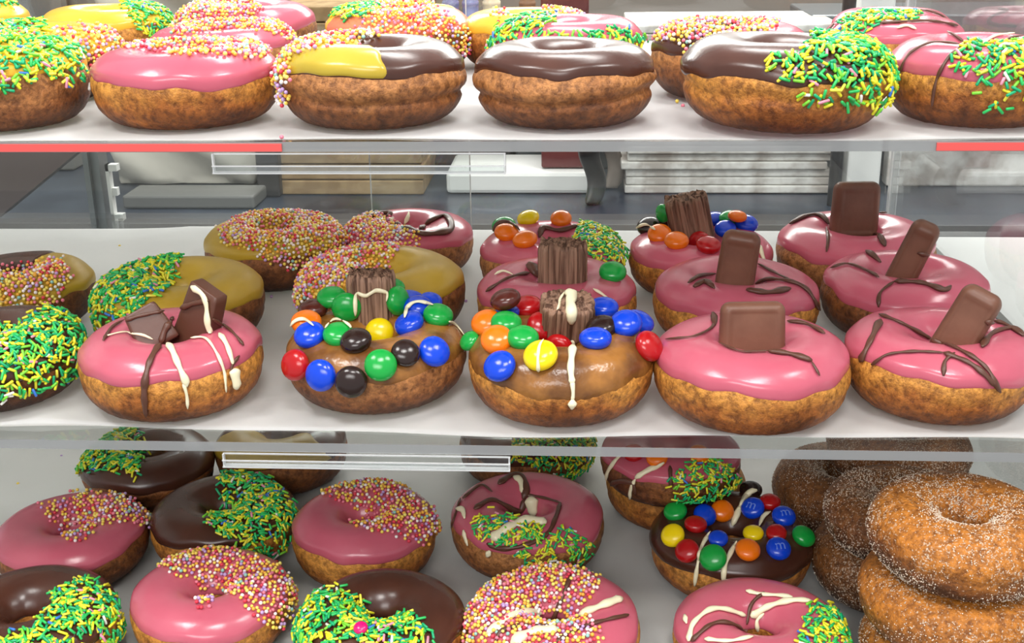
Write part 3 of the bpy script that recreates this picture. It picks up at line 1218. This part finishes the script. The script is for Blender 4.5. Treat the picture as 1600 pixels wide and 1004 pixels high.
# ------------------------------------------------------------------ doughnuts
G1, G2, G3 = 'doughnuts on the top shelf', 'doughnuts on the middle shelf', 'doughnuts on the bottom shelf'
z1, z2, z3 = Z1 + PAP, Z2 + PAP, Z3 + PAP
if True:
    doughnut('T1', (-150, 139, 213, 60), 'doughnut under green and yellow strands, leftmost at the front of the top shelf', G1, z1, 'dough_brown', 'yellow',
             rods=[[(-160, 40), (60, 50), (122, 75), (132, 128), (100, 132), (60, 125), (20, 138), (0, 150), (-160, 150)]], tout=.45)
    doughnut('T1b', (-95, 192, None, 36), 'yellow doughnut with mixed beads behind the leftmost front one, top shelf', G1, z1, 'dough_dark', 'yellow',
             rods=[[(-90, 20), (60, 28), (78, 58), (0, 68), (-90, 60)]], beads=[[(75, 58), (120, 50), (172, 50), (198, 75), (165, 118), (140, 105), (105, 75)], [(-90, 55), (40, 52), (60, 68), (20, 75), (-90, 75)]], seed=31)
    doughnut('T1c', (-190, 52, None, -2), 'plain yellow iced doughnut cut off by the top left corner', G1, z1, 'dough', 'yellow',
             rods=[[(-200, -10), (15, -5), (20, 10), (-200, 20)]])
    doughnut('T2c', (62, 270, None, 8), 'yellow doughnut with green strands at its right end, rear left of top shelf', G1, z1, 'dough', 'yellow',
             rods=[[(190, 12), (225, -5), (268, 25), (268, 60), (225, 60), (205, 35)]])
    doughnut('T2', (143, 435, 207, 62), 'pink doughnut with beads around its hole, front of the top shelf', G1, z1, 'dough', 'pink',
             beads=[[(195, 76), (240, 58), (330, 58), (415, 80), (410, 92), (330, 85), (280, 88), (250, 80)]], tout=.22, hr=.72)
    doughnut('T2b', (232, 462, None, 36), 'pink doughnut behind the front pink one with beads along its back, top shelf', G1, z1, 'dough_brown', 'pink',
             beads=[[(268, 52), (300, 38), (400, 34), (440, 40), (460, 56), (452, 62), (415, 48), (380, 46), (330, 46), (290, 56)]])
    doughnut('T2d', (275, 496, None, 2), 'pink doughnut with a bead heap on its left, rear row of top shelf', G1, z1, 'dough_brown', 'pink',
             beads=[[(270, 20), (320, -8), (385, -4), (405, 18), (380, 34), (330, 40), (280, 42)]])
    doughnut('T3', (440, 722, 208, 52), 'half yellow half chocolate doughnut with beads on its left, front of top shelf', G1, z1, 'dough_brown', 'choc',
             second=('lime', (118, 286), 'yellow green icing over the left half'), beads=[[(425, 160), (435, 90), (465, 65), (510, 45), (595, 42), (590, 60), (560, 66), (500, 75), (462, 92), (458, 120), (452, 165)]], crease=.05, tout=.34)
    doughnut('T3b', (510, 737, None, 10), 'orange yellow doughnut heaped with beads behind the half yellow one, top shelf', G1, z1, 'dough_brown', 'peach',
             rods=[[(520, 25), (560, 5), (595, 12), (580, 25), (545, 35)]],
             beads=[[(560, 45), (600, 25), (560, 25), (600, 5), (660, 8), (720, 45), (745, 90), (728, 115), (700, 100), (670, 70), (640, 62)]], second=('yellow', (30, 200), 'yellow icing'))
    doughnut('T4c', (720, 925, None, 14), 'yellow doughnut with few beads behind the green strand one, top shelf', G1, z1, 'dough', 'yellow',
             beads=[(.5, [(845, 12), (918, 14), (905, 27), (860, 25)]), (.3, [(765, 22), (785, 18), (795, 30), (770, 35)])], seed=77)
    doughnut('T4b', (768, 1003, None, 24), 'pink doughnut ringed with green strands behind the plain chocolate one', G1, z1, 'dough', 'pink',
             rods=[[(762, 78), (785, 45), (850, 20), (865, 35), (830, 52), (900, 58), (960, 46), (1006, 62), (990, 76), (900, 72), (850, 78), (800, 72)]])
    doughnut('T4', (745, 1020, 206, 57), 'plain glossy chocolate doughnut at the front centre of the top shelf', G1, z1, 'dough_brown', 'choc', crease=.06, tout=.38)
    doughnut('T5b', (1021, 1264, 165, 30), 'chocolate and pink doughnut with beads left of the chocolate strand one, top shelf', G1, z1, 'dough_brown', 'choc',
             second=('pink', (-60, 75), 'pink icing on the right'), beads=[[(1020, 55), (1050, 34), (1216, 36), (1190, 52), (1125, 68), (1085, 100), (1068, 72)]])
    doughnut('T5', (1065, 1390, 210, 50), 'large chocolate doughnut with green strands over its right half, top shelf', G1, z1, 'dough', 'choc', crease=.035, tout=.22,
             rods=[[(1278, 48), (1340, 62), (1385, 88), (1405, 120), (1390, 165), (1372, 196), (1350, 190), (1335, 168), (1290, 158), (1240, 152), (1205, 120), (1192, 98), (1225, 84), (1262, 80)]], tilt=(0, 2))
    doughnut('T6c', (1300, 1484, None, 14), 'pink doughnut outlined with dark drizzle at the back right, top shelf', G1, z1, 'dough', 'pink',
             dark=[[(1390, 34), (1410, 20), (1440, 17), (1470, 26), (1478, 38), (1450, 42)]])
    doughnut('T6b', (1290, 1505, None, 24), 'pink doughnut with strands and looping dark drizzle, second row right, top shelf', G1, z1, 'dough', 'pink',
             rods=[[(1310, 42), (1360, 18), (1405, 10), (1436, 22), (1432, 36), (1375, 38), (1338, 62), (1318, 56)]],
             dark=[Zm(1000, 0, 2.667)((780, 140), (830, 90), (900, 70), (960, 75)), Zm(1000, 0, 2.667)((1000, 100), (1200, 92), (1320, 110))],
             white=[Zm(1000, 0, 2.667)((1070, 120), (1110, 110), (1150, 125))])
    z = Zm(1000, 0, 2.667)
    doughnut('T6', (1388, 1680, 208, 47), 'pink doughnut with dark drizzle and strands, rightmost at the front of top shelf', G1, z1, 'dough', 'pink',
             rods=[(.9, z((1290, 280), (1340, 200), (1600, 190), (1750, 250), (1750, 400), (1600, 440), (1520, 400), (1440, 340)),), (.35, z((1300, 290), (1440, 340), (1600, 440), (1600, 480), (1450, 490), (1400, 400)))],
             dark=[z((1075, 350), (1110, 250), (1160, 205), (1230, 182), (1330, 190)), z((1220, 440), (1240, 330), (1290, 240), (1350, 190)), z((1130, 150), (1200, 128), (1280, 138), (1350, 182)), z((1500, 190), (1540, 165), (1600, 155))],
             white=[z((1420, 190), (1480, 155), (1560, 145))], tout=.3)

if True:
    zz = Zm(0, 320, 2.714)
    doughnut('M1', (-150, 129, 651, 476), 'chocolate doughnut under green strands, leftmost at the front of the middle shelf', G2, z2, 'dough_dark', 'choc',
             rods=[[(-150, 500), (30, 508), (75, 485), (112, 498), (132, 545), (112, 600), (60, 640), (0, 636), (-150, 634)]], tout=.1)
    doughnut('M1b', (-90, 150, None, 396), 'mustard and chocolate doughnut with beads at the left edge, middle shelf', G2, z2, 'dough_dark', 'olive',
             second=('choc', (75, 200), 'chocolate icing on the rear left'), beads=[[(-80, 425), (0, 425), (40, 418), (98, 412), (105, 435), (82, 475), (0, 478), (-80, 480)]], tout=.25)
    doughnut('M2b', (149, 415, None, 403), 'mustard doughnut with green strands on its left behind the chunk one, middle shelf', G2, z2, 'dough_dark', 'olive',
             rods=[[(142, 485), (155, 440), (195, 415), (240, 403), (285, 396), (278, 430), (262, 455), (218, 490), (182, 507), (155, 507)]])
    doughnut('M2c', (322, 535, 459, 329), 'mustard doughnut covered with beads, rear left of the middle shelf', G2, z2, 'dough_dark', 'olive',
             beads=[[(348, 362), (400, 332), (500, 326), (538, 360), (530, 385), (498, 396), (480, 420), (430, 412), (390, 387), (350, 382)]])
    doughnut('M2', (125, 410, 663, 478), 'pink doughnut with dark chocolate chunks and striped drizzle, middle shelf front', G2, z2, 'dough', 'pink',
             blocks=[('chunk', 300, 548, (72, 118, 34), (-4, 22, -28), .66), ('chunk', 252, 540, (66, 66, 28), (-22, -24, 24), .82)],
             dark=[zz((440, 580), (480, 520), (560, 480), (640, 460), (700, 450)), (8, zz((735, 480), (700, 530), (680, 590), (640, 660), (615, 760), (620, 890))),
                   (7, zz((760, 440), (830, 415), (890, 405))), zz((900, 480), (980, 540), (1030, 600)), zz((1010, 640), (980, 680), (975, 740))],
             white=[(8, zz((815, 345), (860, 375), (880, 420), (885, 500), (890, 550))), (8, zz((700, 580), (730, 620), (760, 690), (785, 740), (790, 770))), (4, zz((775, 750), (790, 800), (795, 860))),
                    (4, zz((810, 570), (870, 570), (910, 620), (945, 700), (955, 790))), (7, zz((930, 550), (960, 600), (985, 680))), (14, zz((985, 690), (993, 730), (1000, 775))), (3, zz((440, 565), (520, 545), (600, 550), (650, 570)))])
    z = Zm(420, 320, 2.788)
    doughnut('M3c', (535, 741, 436, 331), 'pink doughnut with beads and dark drizzle, rear row left of centre, middle shelf', G2, z2, 'dough_brown', 'pink',
             beads=[[(533, 388), (548, 352), (580, 336), (620, 352), (658, 375), (642, 394), (600, 380), (560, 387)]],
             dark=[(8, z((430, 60), (480, 40), (530, 40), (510, 55))), (9, z((540, 85), (600, 105), (680, 130), (790, 110), (770, 50), (700, 80), (660, 110)))],
             white=[(5, z((590, 85), (605, 60), (610, 35))), (7, z((520, 60), (545, 80)))])
    doughnut('M3b', (466, 727, None, 386), 'mustard doughnut with beads on its left behind the middle shelf candy ring', G2, z2, 'dough_dark', 'olive',
             beads=[[(462, 475), (472, 430), (515, 395), (560, 382), (625, 382), (608, 415), (560, 440), (530, 455), (500, 472)]],
             white=[(9, z((590, 190), (575, 150), (565, 105)))])
    doughnut('M3', (445, 728, 646, 476), 'brown iced doughnut with many candies and a flake stump, middle shelf', G2, z2, 'dough_brown', 'caramel',
             blocks=[('flake', 583, 512, (76, 92, 62), (-4, 0, 5), .72)],
             candies=cand(z, [(305, 415, 'g'), (318, 468, 'g'), (195, 465, 'd'), (165, 530, 'o'), (185, 583, 'b'), (305, 585, 'g'), (385, 612, 'k'), (485, 557, 'y', .95), (133, 697, 'r'), (240, 738, 'b'),
                              (363, 763, 'k'), (487, 703, 'g'), (592, 655, 'k', .9), (712, 648, 'b'), (622, 535, 'b'), (735, 500, 'g'), (650, 465, 'b'), (690, 395, 'b'), (595, 385, 'g'), (590, 435, 'g', .9), (715, 440, 'b', .8)]),
             white=[(5, z((90, 580), (105, 520), (150, 500), (195, 530))), (5, z((250, 540), (280, 505), (320, 510), (360, 540))), (6, z((595, 495), (610, 445), (650, 425), (715, 440))), (5, z((780, 505), (840, 530), (845, 570))),
                    (5, z((375, 480), (378, 385), (420, 395), (470, 370), (520, 385), (518, 420)))], tout=.2)
    z = Zm(720, 320, 2.712)
    doughnut('M4c', (750, 976, None, 347), 'pink doughnut with orange candies and green strands on its right, middle shelf rear', G2, z2, 'dough_brown', 'pink',
             candies=cand(z, [(290, 72, 'y', .95), (425, 72, 'o', .9), (185, 105, 'g'), (192, 135, 'o'), (275, 165, 'o')]),
             rods=[z((500, 110), (535, 65), (600, 90), (660, 150), (692, 210), (682, 250), (540, 240), (490, 150))],
             dark=[(6, z((135, 120), (160, 80), (210, 78), (245, 110))), (8, z((330, 140), (350, 100), (420, 112), (500, 90)))], bsize=.85)
    doughnut('M4b', (746, 995, None, 402), 'pink doughnut with a tall flake and one green candy, middle of the middle shelf', G2, z2, 'dough', 'pink',
             blocks=[('flake', 879, 462, (72, 86, 50), (0, 0, 0), .72)],
             candies=cand(z, [(643, 302, 'g')]),
             dark=[(5, z((110, 370), (200, 315), (290, 290))), (14, z((290, 250), (310, 290), (330, 320)))],
             white=[(4, z((145, 300), (180, 285), (220, 300))), (4, z((560, 360), (620, 400), (680, 470)))])
    doughnut('M4', (734, 1019, 671, 478), 'caramel doughnut with candies, flake stump and long white drip, middle shelf', G2, z2, 'dough', 'caramel',
             blocks=[('flake', 884, 520, (82, 66, 62), (20, 0, 10), .82)],
             candies=cand(z, [(95, 515, 'o'), (48, 585, 'g', .7), (150, 462, 'b', .8), (205, 475, 'd'), (275, 445, 'r'), (190, 522, 'g'), (155, 585, 'o'), (260, 585, 'g'), (335, 525, 'r'), (175, 695, 'b'),
                              (345, 655, 'y', 1.05), (425, 590, 'r', .95), (570, 590, 'b'), (600, 540, 'k'), (610, 455, 'b'), (690, 525, 'b'), (745, 515, 'b'), (780, 608, 'r')]),
             white=[(15, z((460, 362), (465, 400), (468, 450), (468, 500))), (9, z((475, 570), (475, 600), (470, 640), (465, 700), (472, 760))), (5, z((470, 740), (475, 800), (470, 830))), (9, z((472, 820), (470, 860))),
                    (4, z((330, 710), (328, 650), (335, 600), (350, 575))), (4, z((405, 445), (420, 400), (440, 370)))], tout=.12)
    z = Zm(960, 270, 2.334)
    doughnut('M5c', (981, 1209, 469, 354), 'pink doughnut with candies and a leaning flake, rear row of middle shelf', G2, z2, 'dough', 'pink',
             blocks=[('flake', 1084, 378, (66, 76, 50), (0, -13, 0), .8)],
             candies=cand(z, [(115, 205, 'k'), (160, 180, 'k'), (188, 145, 'g', .8), (165, 235, 'o'), (225, 262, 'o'), (320, 250, 'r'), (340, 278, 'r'), (380, 170, 'b'), (450, 163, 'g', .9), (505, 192, 'b'), (405, 215, 'b', .9), (465, 200, 'o', .8)]),
             white=[(4, z((75, 205), (115, 190), (150, 210))), (7, z((520, 260), (545, 330)))])
    doughnut('M5b', (1021, 1281, None, 402), 'pink doughnut with a tall narrow chocolate piece, second row, middle shelf', G2, z2, 'dough', 'pink',
             blocks=[('piece', 1143, 470, (60, 112, 34), (0, 6, -12), .7)],
             dark=[(6, z((270, 405), (310, 380), (365, 370))), (9, z((290, 420), (330, 400), (365, 425))), (7, z((510, 410), (560, 392), (640, 400), (700, 430), (745, 500))), (4, z((515, 330), (600, 375), (640, 395))), (9, z((480, 430), (560, 440), (640, 425)))])
    doughnut('M5', (1022, 1329, 681, 487), 'big pink doughnut with a wide square chocolate piece, middle shelf front', G2, z2, 'dough', 'pink',
             blocks=[('piece', 1174, 560, (104, 90, 34), (-8, 0, 4), .74)],
             dark=[(3.5, z((190, 610), (290, 600), (350, 570), (365, 545))), (9, z((362, 560), (362, 520), (340, 503), (312, 520))), (7, z((630, 545), (700, 555), (765, 590))), (4, z((380, 625), (460, 655), (560, 655))), (9, z((560, 655), (640, 665), (718, 688))), (3.5, z((715, 690), (730, 715), (745, 742)))])
    z = Zm(1260, 270, 2.335)
    doughnut('M6c', (1212, 1463, None, 331), 'pink doughnut with an upright square chocolate piece, rear right of middle shelf', G2, z2, 'dough_brown', 'pink',
             blocks=[('piece', 1332, 374, (78, 92, 30), (-4, 2, 12), .72)],
             dark=[(8, z((-60, 190), (0, 160), (50, 158), (80, 190))), (4, z((75, 290), (80, 240), (70, 200))), (9, z((240, 230), (262, 225), (285, 270))), (6, z((260, 150), (330, 150), (370, 170)))])
    doughnut('M6b', (1281, 1549, None, 393), 'pink doughnut with a tilted chocolate finger, second row right, middle shelf', G2, z2, 'dough_dark', 'pink',
             blocks=[('piece', 1398, 452, (46, 118, 36), (0, 20, -18), .72)],
             dark=[(4.5, z((90, 350), (150, 335), (220, 360), (265, 385))), (8, z((150, 300), (210, 285), (270, 330))), (4.5, z((265, 490), (270, 440), (320, 400))), (8, z((320, 400), (420, 405), (500, 430), (525, 415))), (5, z((405, 290), (450, 300)))])
    doughnut('M6', (1321, 1619, 668, 478), 'pink doughnut with a tilted wide chocolate piece, front right of middle shelf', G2, z2, 'dough', 'pink',
             blocks=[('piece', 1476, 560, (66, 124, 40), (-6, 22, -28), .7)],
             dark=[(6, z((265, 520), (340, 550), (440, 600), (560, 650), (650, 710), (705, 800))), (4, z((240, 700), (300, 665), (400, 655), (500, 660))), (7, z((500, 660), (600, 700), (690, 775))), (9, z((270, 540), (235, 620), (200, 690))),
                   (5, z((500, 740), (505, 690), (540, 660))), (8, z((640, 640), (680, 590), (750, 570), (794, 600))), (7, z((650, 540), (720, 555), (790, 600)))])

if True:
    z = Zm(0, 660, 2.919)
    doughnut('B1', (126, 338, 798, 672), 'chocolate doughnut with green strands on its left, back row of bottom shelf', G3, z3, 'dough_dark', 'choc', crease=.04, tout=.15, hr=.85,
             rods=[[(122, 738), (124, 690), (145, 668), (215, 668), (235, 700), (226, 715), (213, 748), (195, 735), (160, 736)]])
    doughnut('B2', (338, 542, 775, None), 'dark doughnut half hidden behind the lower label holder', G3, z3, 'dough_dark', 'choc', hr=.8,
             second=('olive', (190, 330), 'mustard icing on the front'))
    doughnut('B3', (718, 924, 768, None), 'chocolate doughnut with strands under the middle shelf edge, right of lower label holder', G3, z3, 'dough_dark', 'choc',
             rods=[[(798, 700), (810, 660), (880, 655), (930, 680), (925, 730), (892, 765), (865, 750), (835, 727), (800, 720)]], bsize=.85)
    r0 = doughnut('B4l', (948, 1166, 834, None), 'plain brown doughnut under the drizzled candy one, bottom shelf back', G3, z3, 'dough', None, hr=.75)
    hl = ALL['B4l'][3]
    z = Zm(920, 660, 2.919)
    doughnut('B4', (940, 1156, 793, None), 'pink doughnut with drizzle, candies and strands stacked on a plain one', G3, z3, 'dough_dark', 'pink', lift=hl + .0005, hr=.72,
             candies=cand(z, [(205, 150, 'r'), (312, 168, 'o'), (500, 155, 'o')]),
             rods=[z((360, 285), (395, 220), (560, 165), (655, 205), (675, 290), (620, 340), (400, 360))],
             dark=[(7, z((70, 310), (130, 268), (200, 272), (215, 320))), (5, z((370, 200), (375, 300)))],
             white=[(6, z((80, 300), (90, 230), (130, 170), (170, 140))), (5, z((190, 350), (195, 300), (215, 255))), (7, z((215, 250), (280, 215), (340, 180)))], bsize=.85)
    doughnut('B6', (237, 462, 902, 741), 'dark chocolate doughnut with green strands over its right half, bottom shelf', G3, z3, 'dough', 'choc',
             rods=[[(342, 760), (345, 745), (380, 738), (430, 762), (462, 800), (462, 850), (430, 884), (395, 874), (370, 852), (322, 820), (330, 800), (355, 790)]])
    doughnut('B5', (-14, 238, 925, 777), 'pink doughnut with beads at its back, left end of bottom shelf', G3, z3, 'dough_dark', 'pink',
             beads=[(.8, [(62, 798), (130, 775), (190, 780), (233, 810), (228, 824), (190, 817), (150, 822), (130, 847), (110, 852), (85, 820)])])
    doughnut('B7', (461, 678, 928, 751), 'pink doughnut with beads over its upper right, centre left of bottom shelf', G3, z3, 'dough', 'pink', hr=.85,
             beads=[(.9, [(505, 772), (560, 748), (620, 760), (668, 800), (681, 825), (657, 850), (610, 837), (570, 826), (545, 816), (582, 800), (530, 785)])])
    z = Zm(700, 660, 2.919)
    doughnut('B8', (705, 943, 912, 739), 'pink doughnut with dark loops and strand patches, centre of bottom shelf', G3, z3, 'dough_brown', 'pink',
             rods=[z((105, 490), (140, 420), (270, 440), (440, 480), (430, 540), (250, 565), (150, 535)), z((300, 590), (420, 560), (540, 480), (640, 560), (620, 620), (560, 685), (400, 665), (330, 650))],
             dark=[(5, z((70, 350), (150, 290), (200, 320))), (8, z((120, 400), (200, 357), (290, 400), (330, 400), (350, 345))), (4, z((350, 330), (440, 345), (515, 370))), (6, z((515, 370), (490, 440), (450, 510), (350, 560), (240, 572), (180, 550))),
                   (9, z((230, 285), (290, 245), (340, 250), (355, 310), (340, 350))), (4, z((60, 350), (20, 480)))],
             white=[(9, z((300, 250), (330, 270), (345, 330))), (16, z((375, 340), (385, 385), (395, 430))), (13, z((200, 535), (280, 480), (360, 450), (450, 460))), (7, z((40, 395), (70, 400), (80, 440))), (6, z((75, 490), (95, 560))), (8, z((180, 610), (195, 580)))], bsize=.9)
    z = Zm(920, 660, 2.919)
    doughnut('B9', (1016, 1268, 945, 770), 'chocolate doughnut dotted with coloured candies, right of centre on bottom shelf', G3, z3, 'dough', 'choc',
             candies=cand(z, [(570, 325, 'y'), (475, 355, 'r'), (398, 418, 'g'), (522, 430, 'b'), (605, 410, 'o'), (752, 400, 'b', 'm'), (825, 375, 'r', .9), (885, 440, 'b', 'm'), (390, 522, 'y'), (485, 480, 'r', .95),
                              (455, 592, 'r'), (590, 540, 'b', .8), (572, 622, 'g', 1.1), (722, 592, 'o'), (750, 518, 'y', .85), (855, 515, 'r', .85), (860, 585, 'b', 'm'), (970, 530, 'g'), (740, 318, 'k')]),
             white=[(5, z((485, 740), (500, 640), (520, 560), (565, 490))), (8, z((655, 470), (690, 390), (730, 320), (765, 310))), (6, z((780, 480), (800, 430), (830, 410))), (6, z((615, 730), (620, 660), (650, 590), (680, 545)))], tout=.15)
    doughnut('F1', (-110, 191, 1085, 892), 'dark chocolate doughnut with strands at the bottom left corner', G3, z3, 'dough', 'choc',
             rods=[[(85, 930), (130, 906), (168, 925), (190, 985), (198, 1030), (60, 1070), (-20, 1070), (-5, 1005), (60, 975), (90, 950)]])
    doughnut('F2', (203, 456, 1045, 859), 'pink doughnut with a thick band of beads, front left of bottom shelf', G3, z3, 'dough', 'pink',
             beads=[[(254, 884), (270, 868), (320, 856), (380, 870), (430, 890), (460, 930), (432, 980), (400, 967), (375, 928), (335, 925), (325, 950), (308, 950), (312, 912), (275, 897)]])
    doughnut('F3', (467, 727, 1085, 893), 'dark chocolate doughnut with strands and one pink dot, front of bottom shelf', G3, z3, 'dough', 'choc', candies=[(565, 986, 'p', .5)],
             rods=[[(462, 975), (498, 926), (540, 922), (570, 955), (600, 970), (640, 958), (672, 990), (685, 1060), (480, 1110), (455, 1020)]])
    z = Zm(700, 660, 2.919)
    doughnut('F4', (728, 1003, 1090, 892), 'pink doughnut covered with beads and drizzle, front centre of bottom shelf', G3, z3, 'dough', 'pink',
             beads=[z((75, 1020), (80, 900), (120, 810), (240, 725), (420, 670), (560, 675), (690, 735), (640, 815), (520, 870), (640, 900), (690, 970), (670, 1100), (100, 1100))],
             dark=[(6, z((560, 700), (530, 780), (490, 870), (450, 930), (320, 930), (240, 960), (220, 1010))), (6, z((480, 1010), (580, 950), (700, 910), (820, 880)))],
             white=[(13, z((600, 885), (680, 850), (790, 805))), (10, z((180, 965), (300, 880), (430, 865))), (14, z((290, 1010), (380, 960), (500, 950)))])
    z = Zm(920, 660, 2.919)
    doughnut('F5', (1048, 1326, 1105, 911), 'pink doughnut with white zigzags and strands on its right, front of bottom shelf', G3, z3, 'dough', 'pink',
             rods=[z((1000, 840), (1100, 845), (1145, 910), (1185, 1000), (1190, 1120), (980, 1120), (955, 1005), (985, 950))],
             dark=[(5, z((800, 775), (740, 830), (715, 920))), (7, z((470, 1000), (560, 925), (640, 920), (720, 960)))],
             white=[(8, z((460, 1000), (480, 920), (550, 860), (620, 855), (710, 880))), (6, z((715, 770), (780, 785), (850, 790), (930, 800))), (9, z((735, 885), (820, 840), (930, 815), (1020, 820))), (5, z((770, 950), (765, 900), (800, 870))), (6, z((440, 880), (450, 920))), (6, z((530, 990), (640, 1000), (750, 980)))])
    G4 = 'sugared ring doughnuts on the bottom shelf'
    doughnut('S4', (1207, 1432, 846, None), 'sugared ring at the back, under the dark topmost ring, behind the candy doughnut', G4, z3, 'dough_sugar_dark', None, grains=True, hr=.85)
    doughnut('S7', (1292, 1520, 775, None), 'dark sugared ring just under the middle shelf edge, far right back', G4, z3, 'dough_sugar_dark', None, grains=True, lift=ALL['S4'][3] + .0005, hr=.75)
    doughnut('S6', (1267, 1520, 968, None), 'lowest sugared ring left of the tall front stack', G4, z3, 'dough_sugar_dark', None, grains=True, hr=.82)
    doughnut('S5', (1288, 1530, 890, None), 'sugared ring resting on the one left of the tall front stack', G4, z3, 'dough_sugar_dark', None, grains=True, lift=ALL['S6'][3] + .0005, hr=.8)
    doughnut('S3', (1342, 1640, 1130, None), 'bottom sugared ring of the front right stack', G4, z3, 'dough_sugar', None, grains=True, hr=.74)
    h3 = ALL['S3'][3] + .0003
    doughnut('S2', (1340, 1655, 1045, None), 'middle sugared ring of the front right stack', G4, z3, 'dough_sugar', None, grains=True, lift=h3, hr=.74)
    h2 = ALL['S2'][3] + .0003
    doughnut('S1', (1360, 1655, 946, 730), 'topmost sugared ring of the front right stack, hole in full view', G4, z3, 'dough_sugar', None, grains=True, lift=h3 + h2, hr=.74)

# loose sugar beads and strands on the papers
for (u, v, k, c, lab) in ((440, 214, 1, 1, 'tiny pink sugar bead beside the front pink doughnut, top shelf'), (1067, 165, 1, 1, 'tiny pink sugar bead left of the big chocolate doughnut, top shelf'),
                          (1058, 158, 1, 0, 'tiny yellow sugar bead left of the big chocolate doughnut, top shelf'), (187, 384, 2, 0, 'tiny yellow sugar bead alone on the rear left paper, middle shelf'),
                          (740, 497, 2, 5, 'tiny lilac bead right of the candy doughnut, middle shelf'), (728, 470, 2, 5, 'tiny lilac bead near the mustard doughnut, middle shelf'), (424, 463, 2, 5, 'tiny lilac bead right of the mustard strand doughnut, middle shelf'),
                          (28, 755, 3, 0, 'tiny yellow bead on the left paper, bottom shelf'), (96, 712, 3, 5, 'tiny grey lilac bead on the left paper, bottom shelf')):
    P = at(u, v, ZS[k] + .0018)
    V_ = ICO_V * .0011
    o = mesh('sugar_bead', V_, ICO_F, MBEAD[c])
    o.location = P
    tag(o, lab, 'sprinkle', 'loose sugar beads on the paper')

FOOT = [(v[0], v[1], v[2], v[3], 0, {'T': 1, 'M': 2}.get(k_[0], 3)) for k_, v in ALL.items()]
# papers
def paper(k, x0, x1_, y0, y1_, label, seed, amp=.0012, dz=0.0, rotz=0.0):
    rs = np.random.RandomState(seed)
    nx, ny = 150, 90
    X, Y = np.meshgrid(np.linspace(0, 1, nx), np.linspace(0, 1, ny), indexing='ij')
    x = x0 + (x1_ - x0) * X
    y = y0 + (y1_ - y0) * Y + (.0025 * np.sin(X * 17 + seed) + .0015 * np.sin(X * 41)) * (1 - Y)
    h = np.zeros_like(x)
    for _ in range(16):
        a = rs.uniform(0, pi)
        c = rs.uniform(-.5, .5)
        s = (x - (x0 + x1_) / 2) * cos(a) + (y - (y0 + y1_) / 2) * sin(a) - c * .6
        h += rs.uniform(.3, 1) * np.exp(-np.abs(s) / rs.uniform(.004, .03))
    h = h / h.max()
    # the sheet is pressed flat under the doughnuts and creased between them
    free = np.ones_like(x)
    for (dx, dy, dR, dH, dz_, dzone) in FOOT:
        if dzone == k:
            q = np.clip((np.hypot(x - dx, y - dy) - dR * .72) / (dR * .4), 0, 1)
            free = np.minimum(free, q)
    h = h * (.25 + .75 * free)
    zt = ZS[k] + .0004 + dz + amp * h * np.where(free > 0, np.maximum(free, .3), .3)
    V = np.stack([x, y, zt], -1).reshape(-1, 3)
    nb = len(V)
    Vb = V.copy()
    Vb[:, 2] = ZS[k] + .0001 + dz
    F = [(i * ny + j, (i + 1) * ny + j, (i + 1) * ny + j + 1, i * ny + j + 1) for i in range(nx - 1) for j in range(ny - 1)]
    F += [(nb + i * ny + j, nb + i * ny + j + 1, nb + (i + 1) * ny + j + 1, nb + (i + 1) * ny + j) for i in range(nx - 1) for j in range(ny - 1)]
    for i in range(nx - 1):
        F.append((i * ny, nb + i * ny, nb + (i + 1) * ny, (i + 1) * ny))
        F.append((i * ny + ny - 1, (i + 1) * ny + ny - 1, nb + (i + 1) * ny + ny - 1, nb + i * ny + ny - 1))
    for j in range(ny - 1):
        F.append((j, j + 1, nb + j + 1, nb + j))
        q = (nx - 1) * ny
        F.append((q + j, nb + q + j, nb + q + j + 1, q + j + 1))
    o = mesh('paper_liner', np.vstack([V, Vb]), F, M['paper'])
    tag(o, label, 'paper', 'white paper liners')
    return o


paper(1, XL + .01, XP - .006, YF[1] + .004, .975, 'white paper liner covering the topmost acrylic shelf', 3, amp=.003)
paper(2, XL + .01, XP - .006, YF[2] + .014, .945, 'white paper liner covering the middle acrylic shelf', 5, amp=.0042)
paper(3, XL + .01, XP - .006, YF[3] + .006, .985, 'white paper liner covering the lowest shelf under the sugared rings', 9, amp=.006)
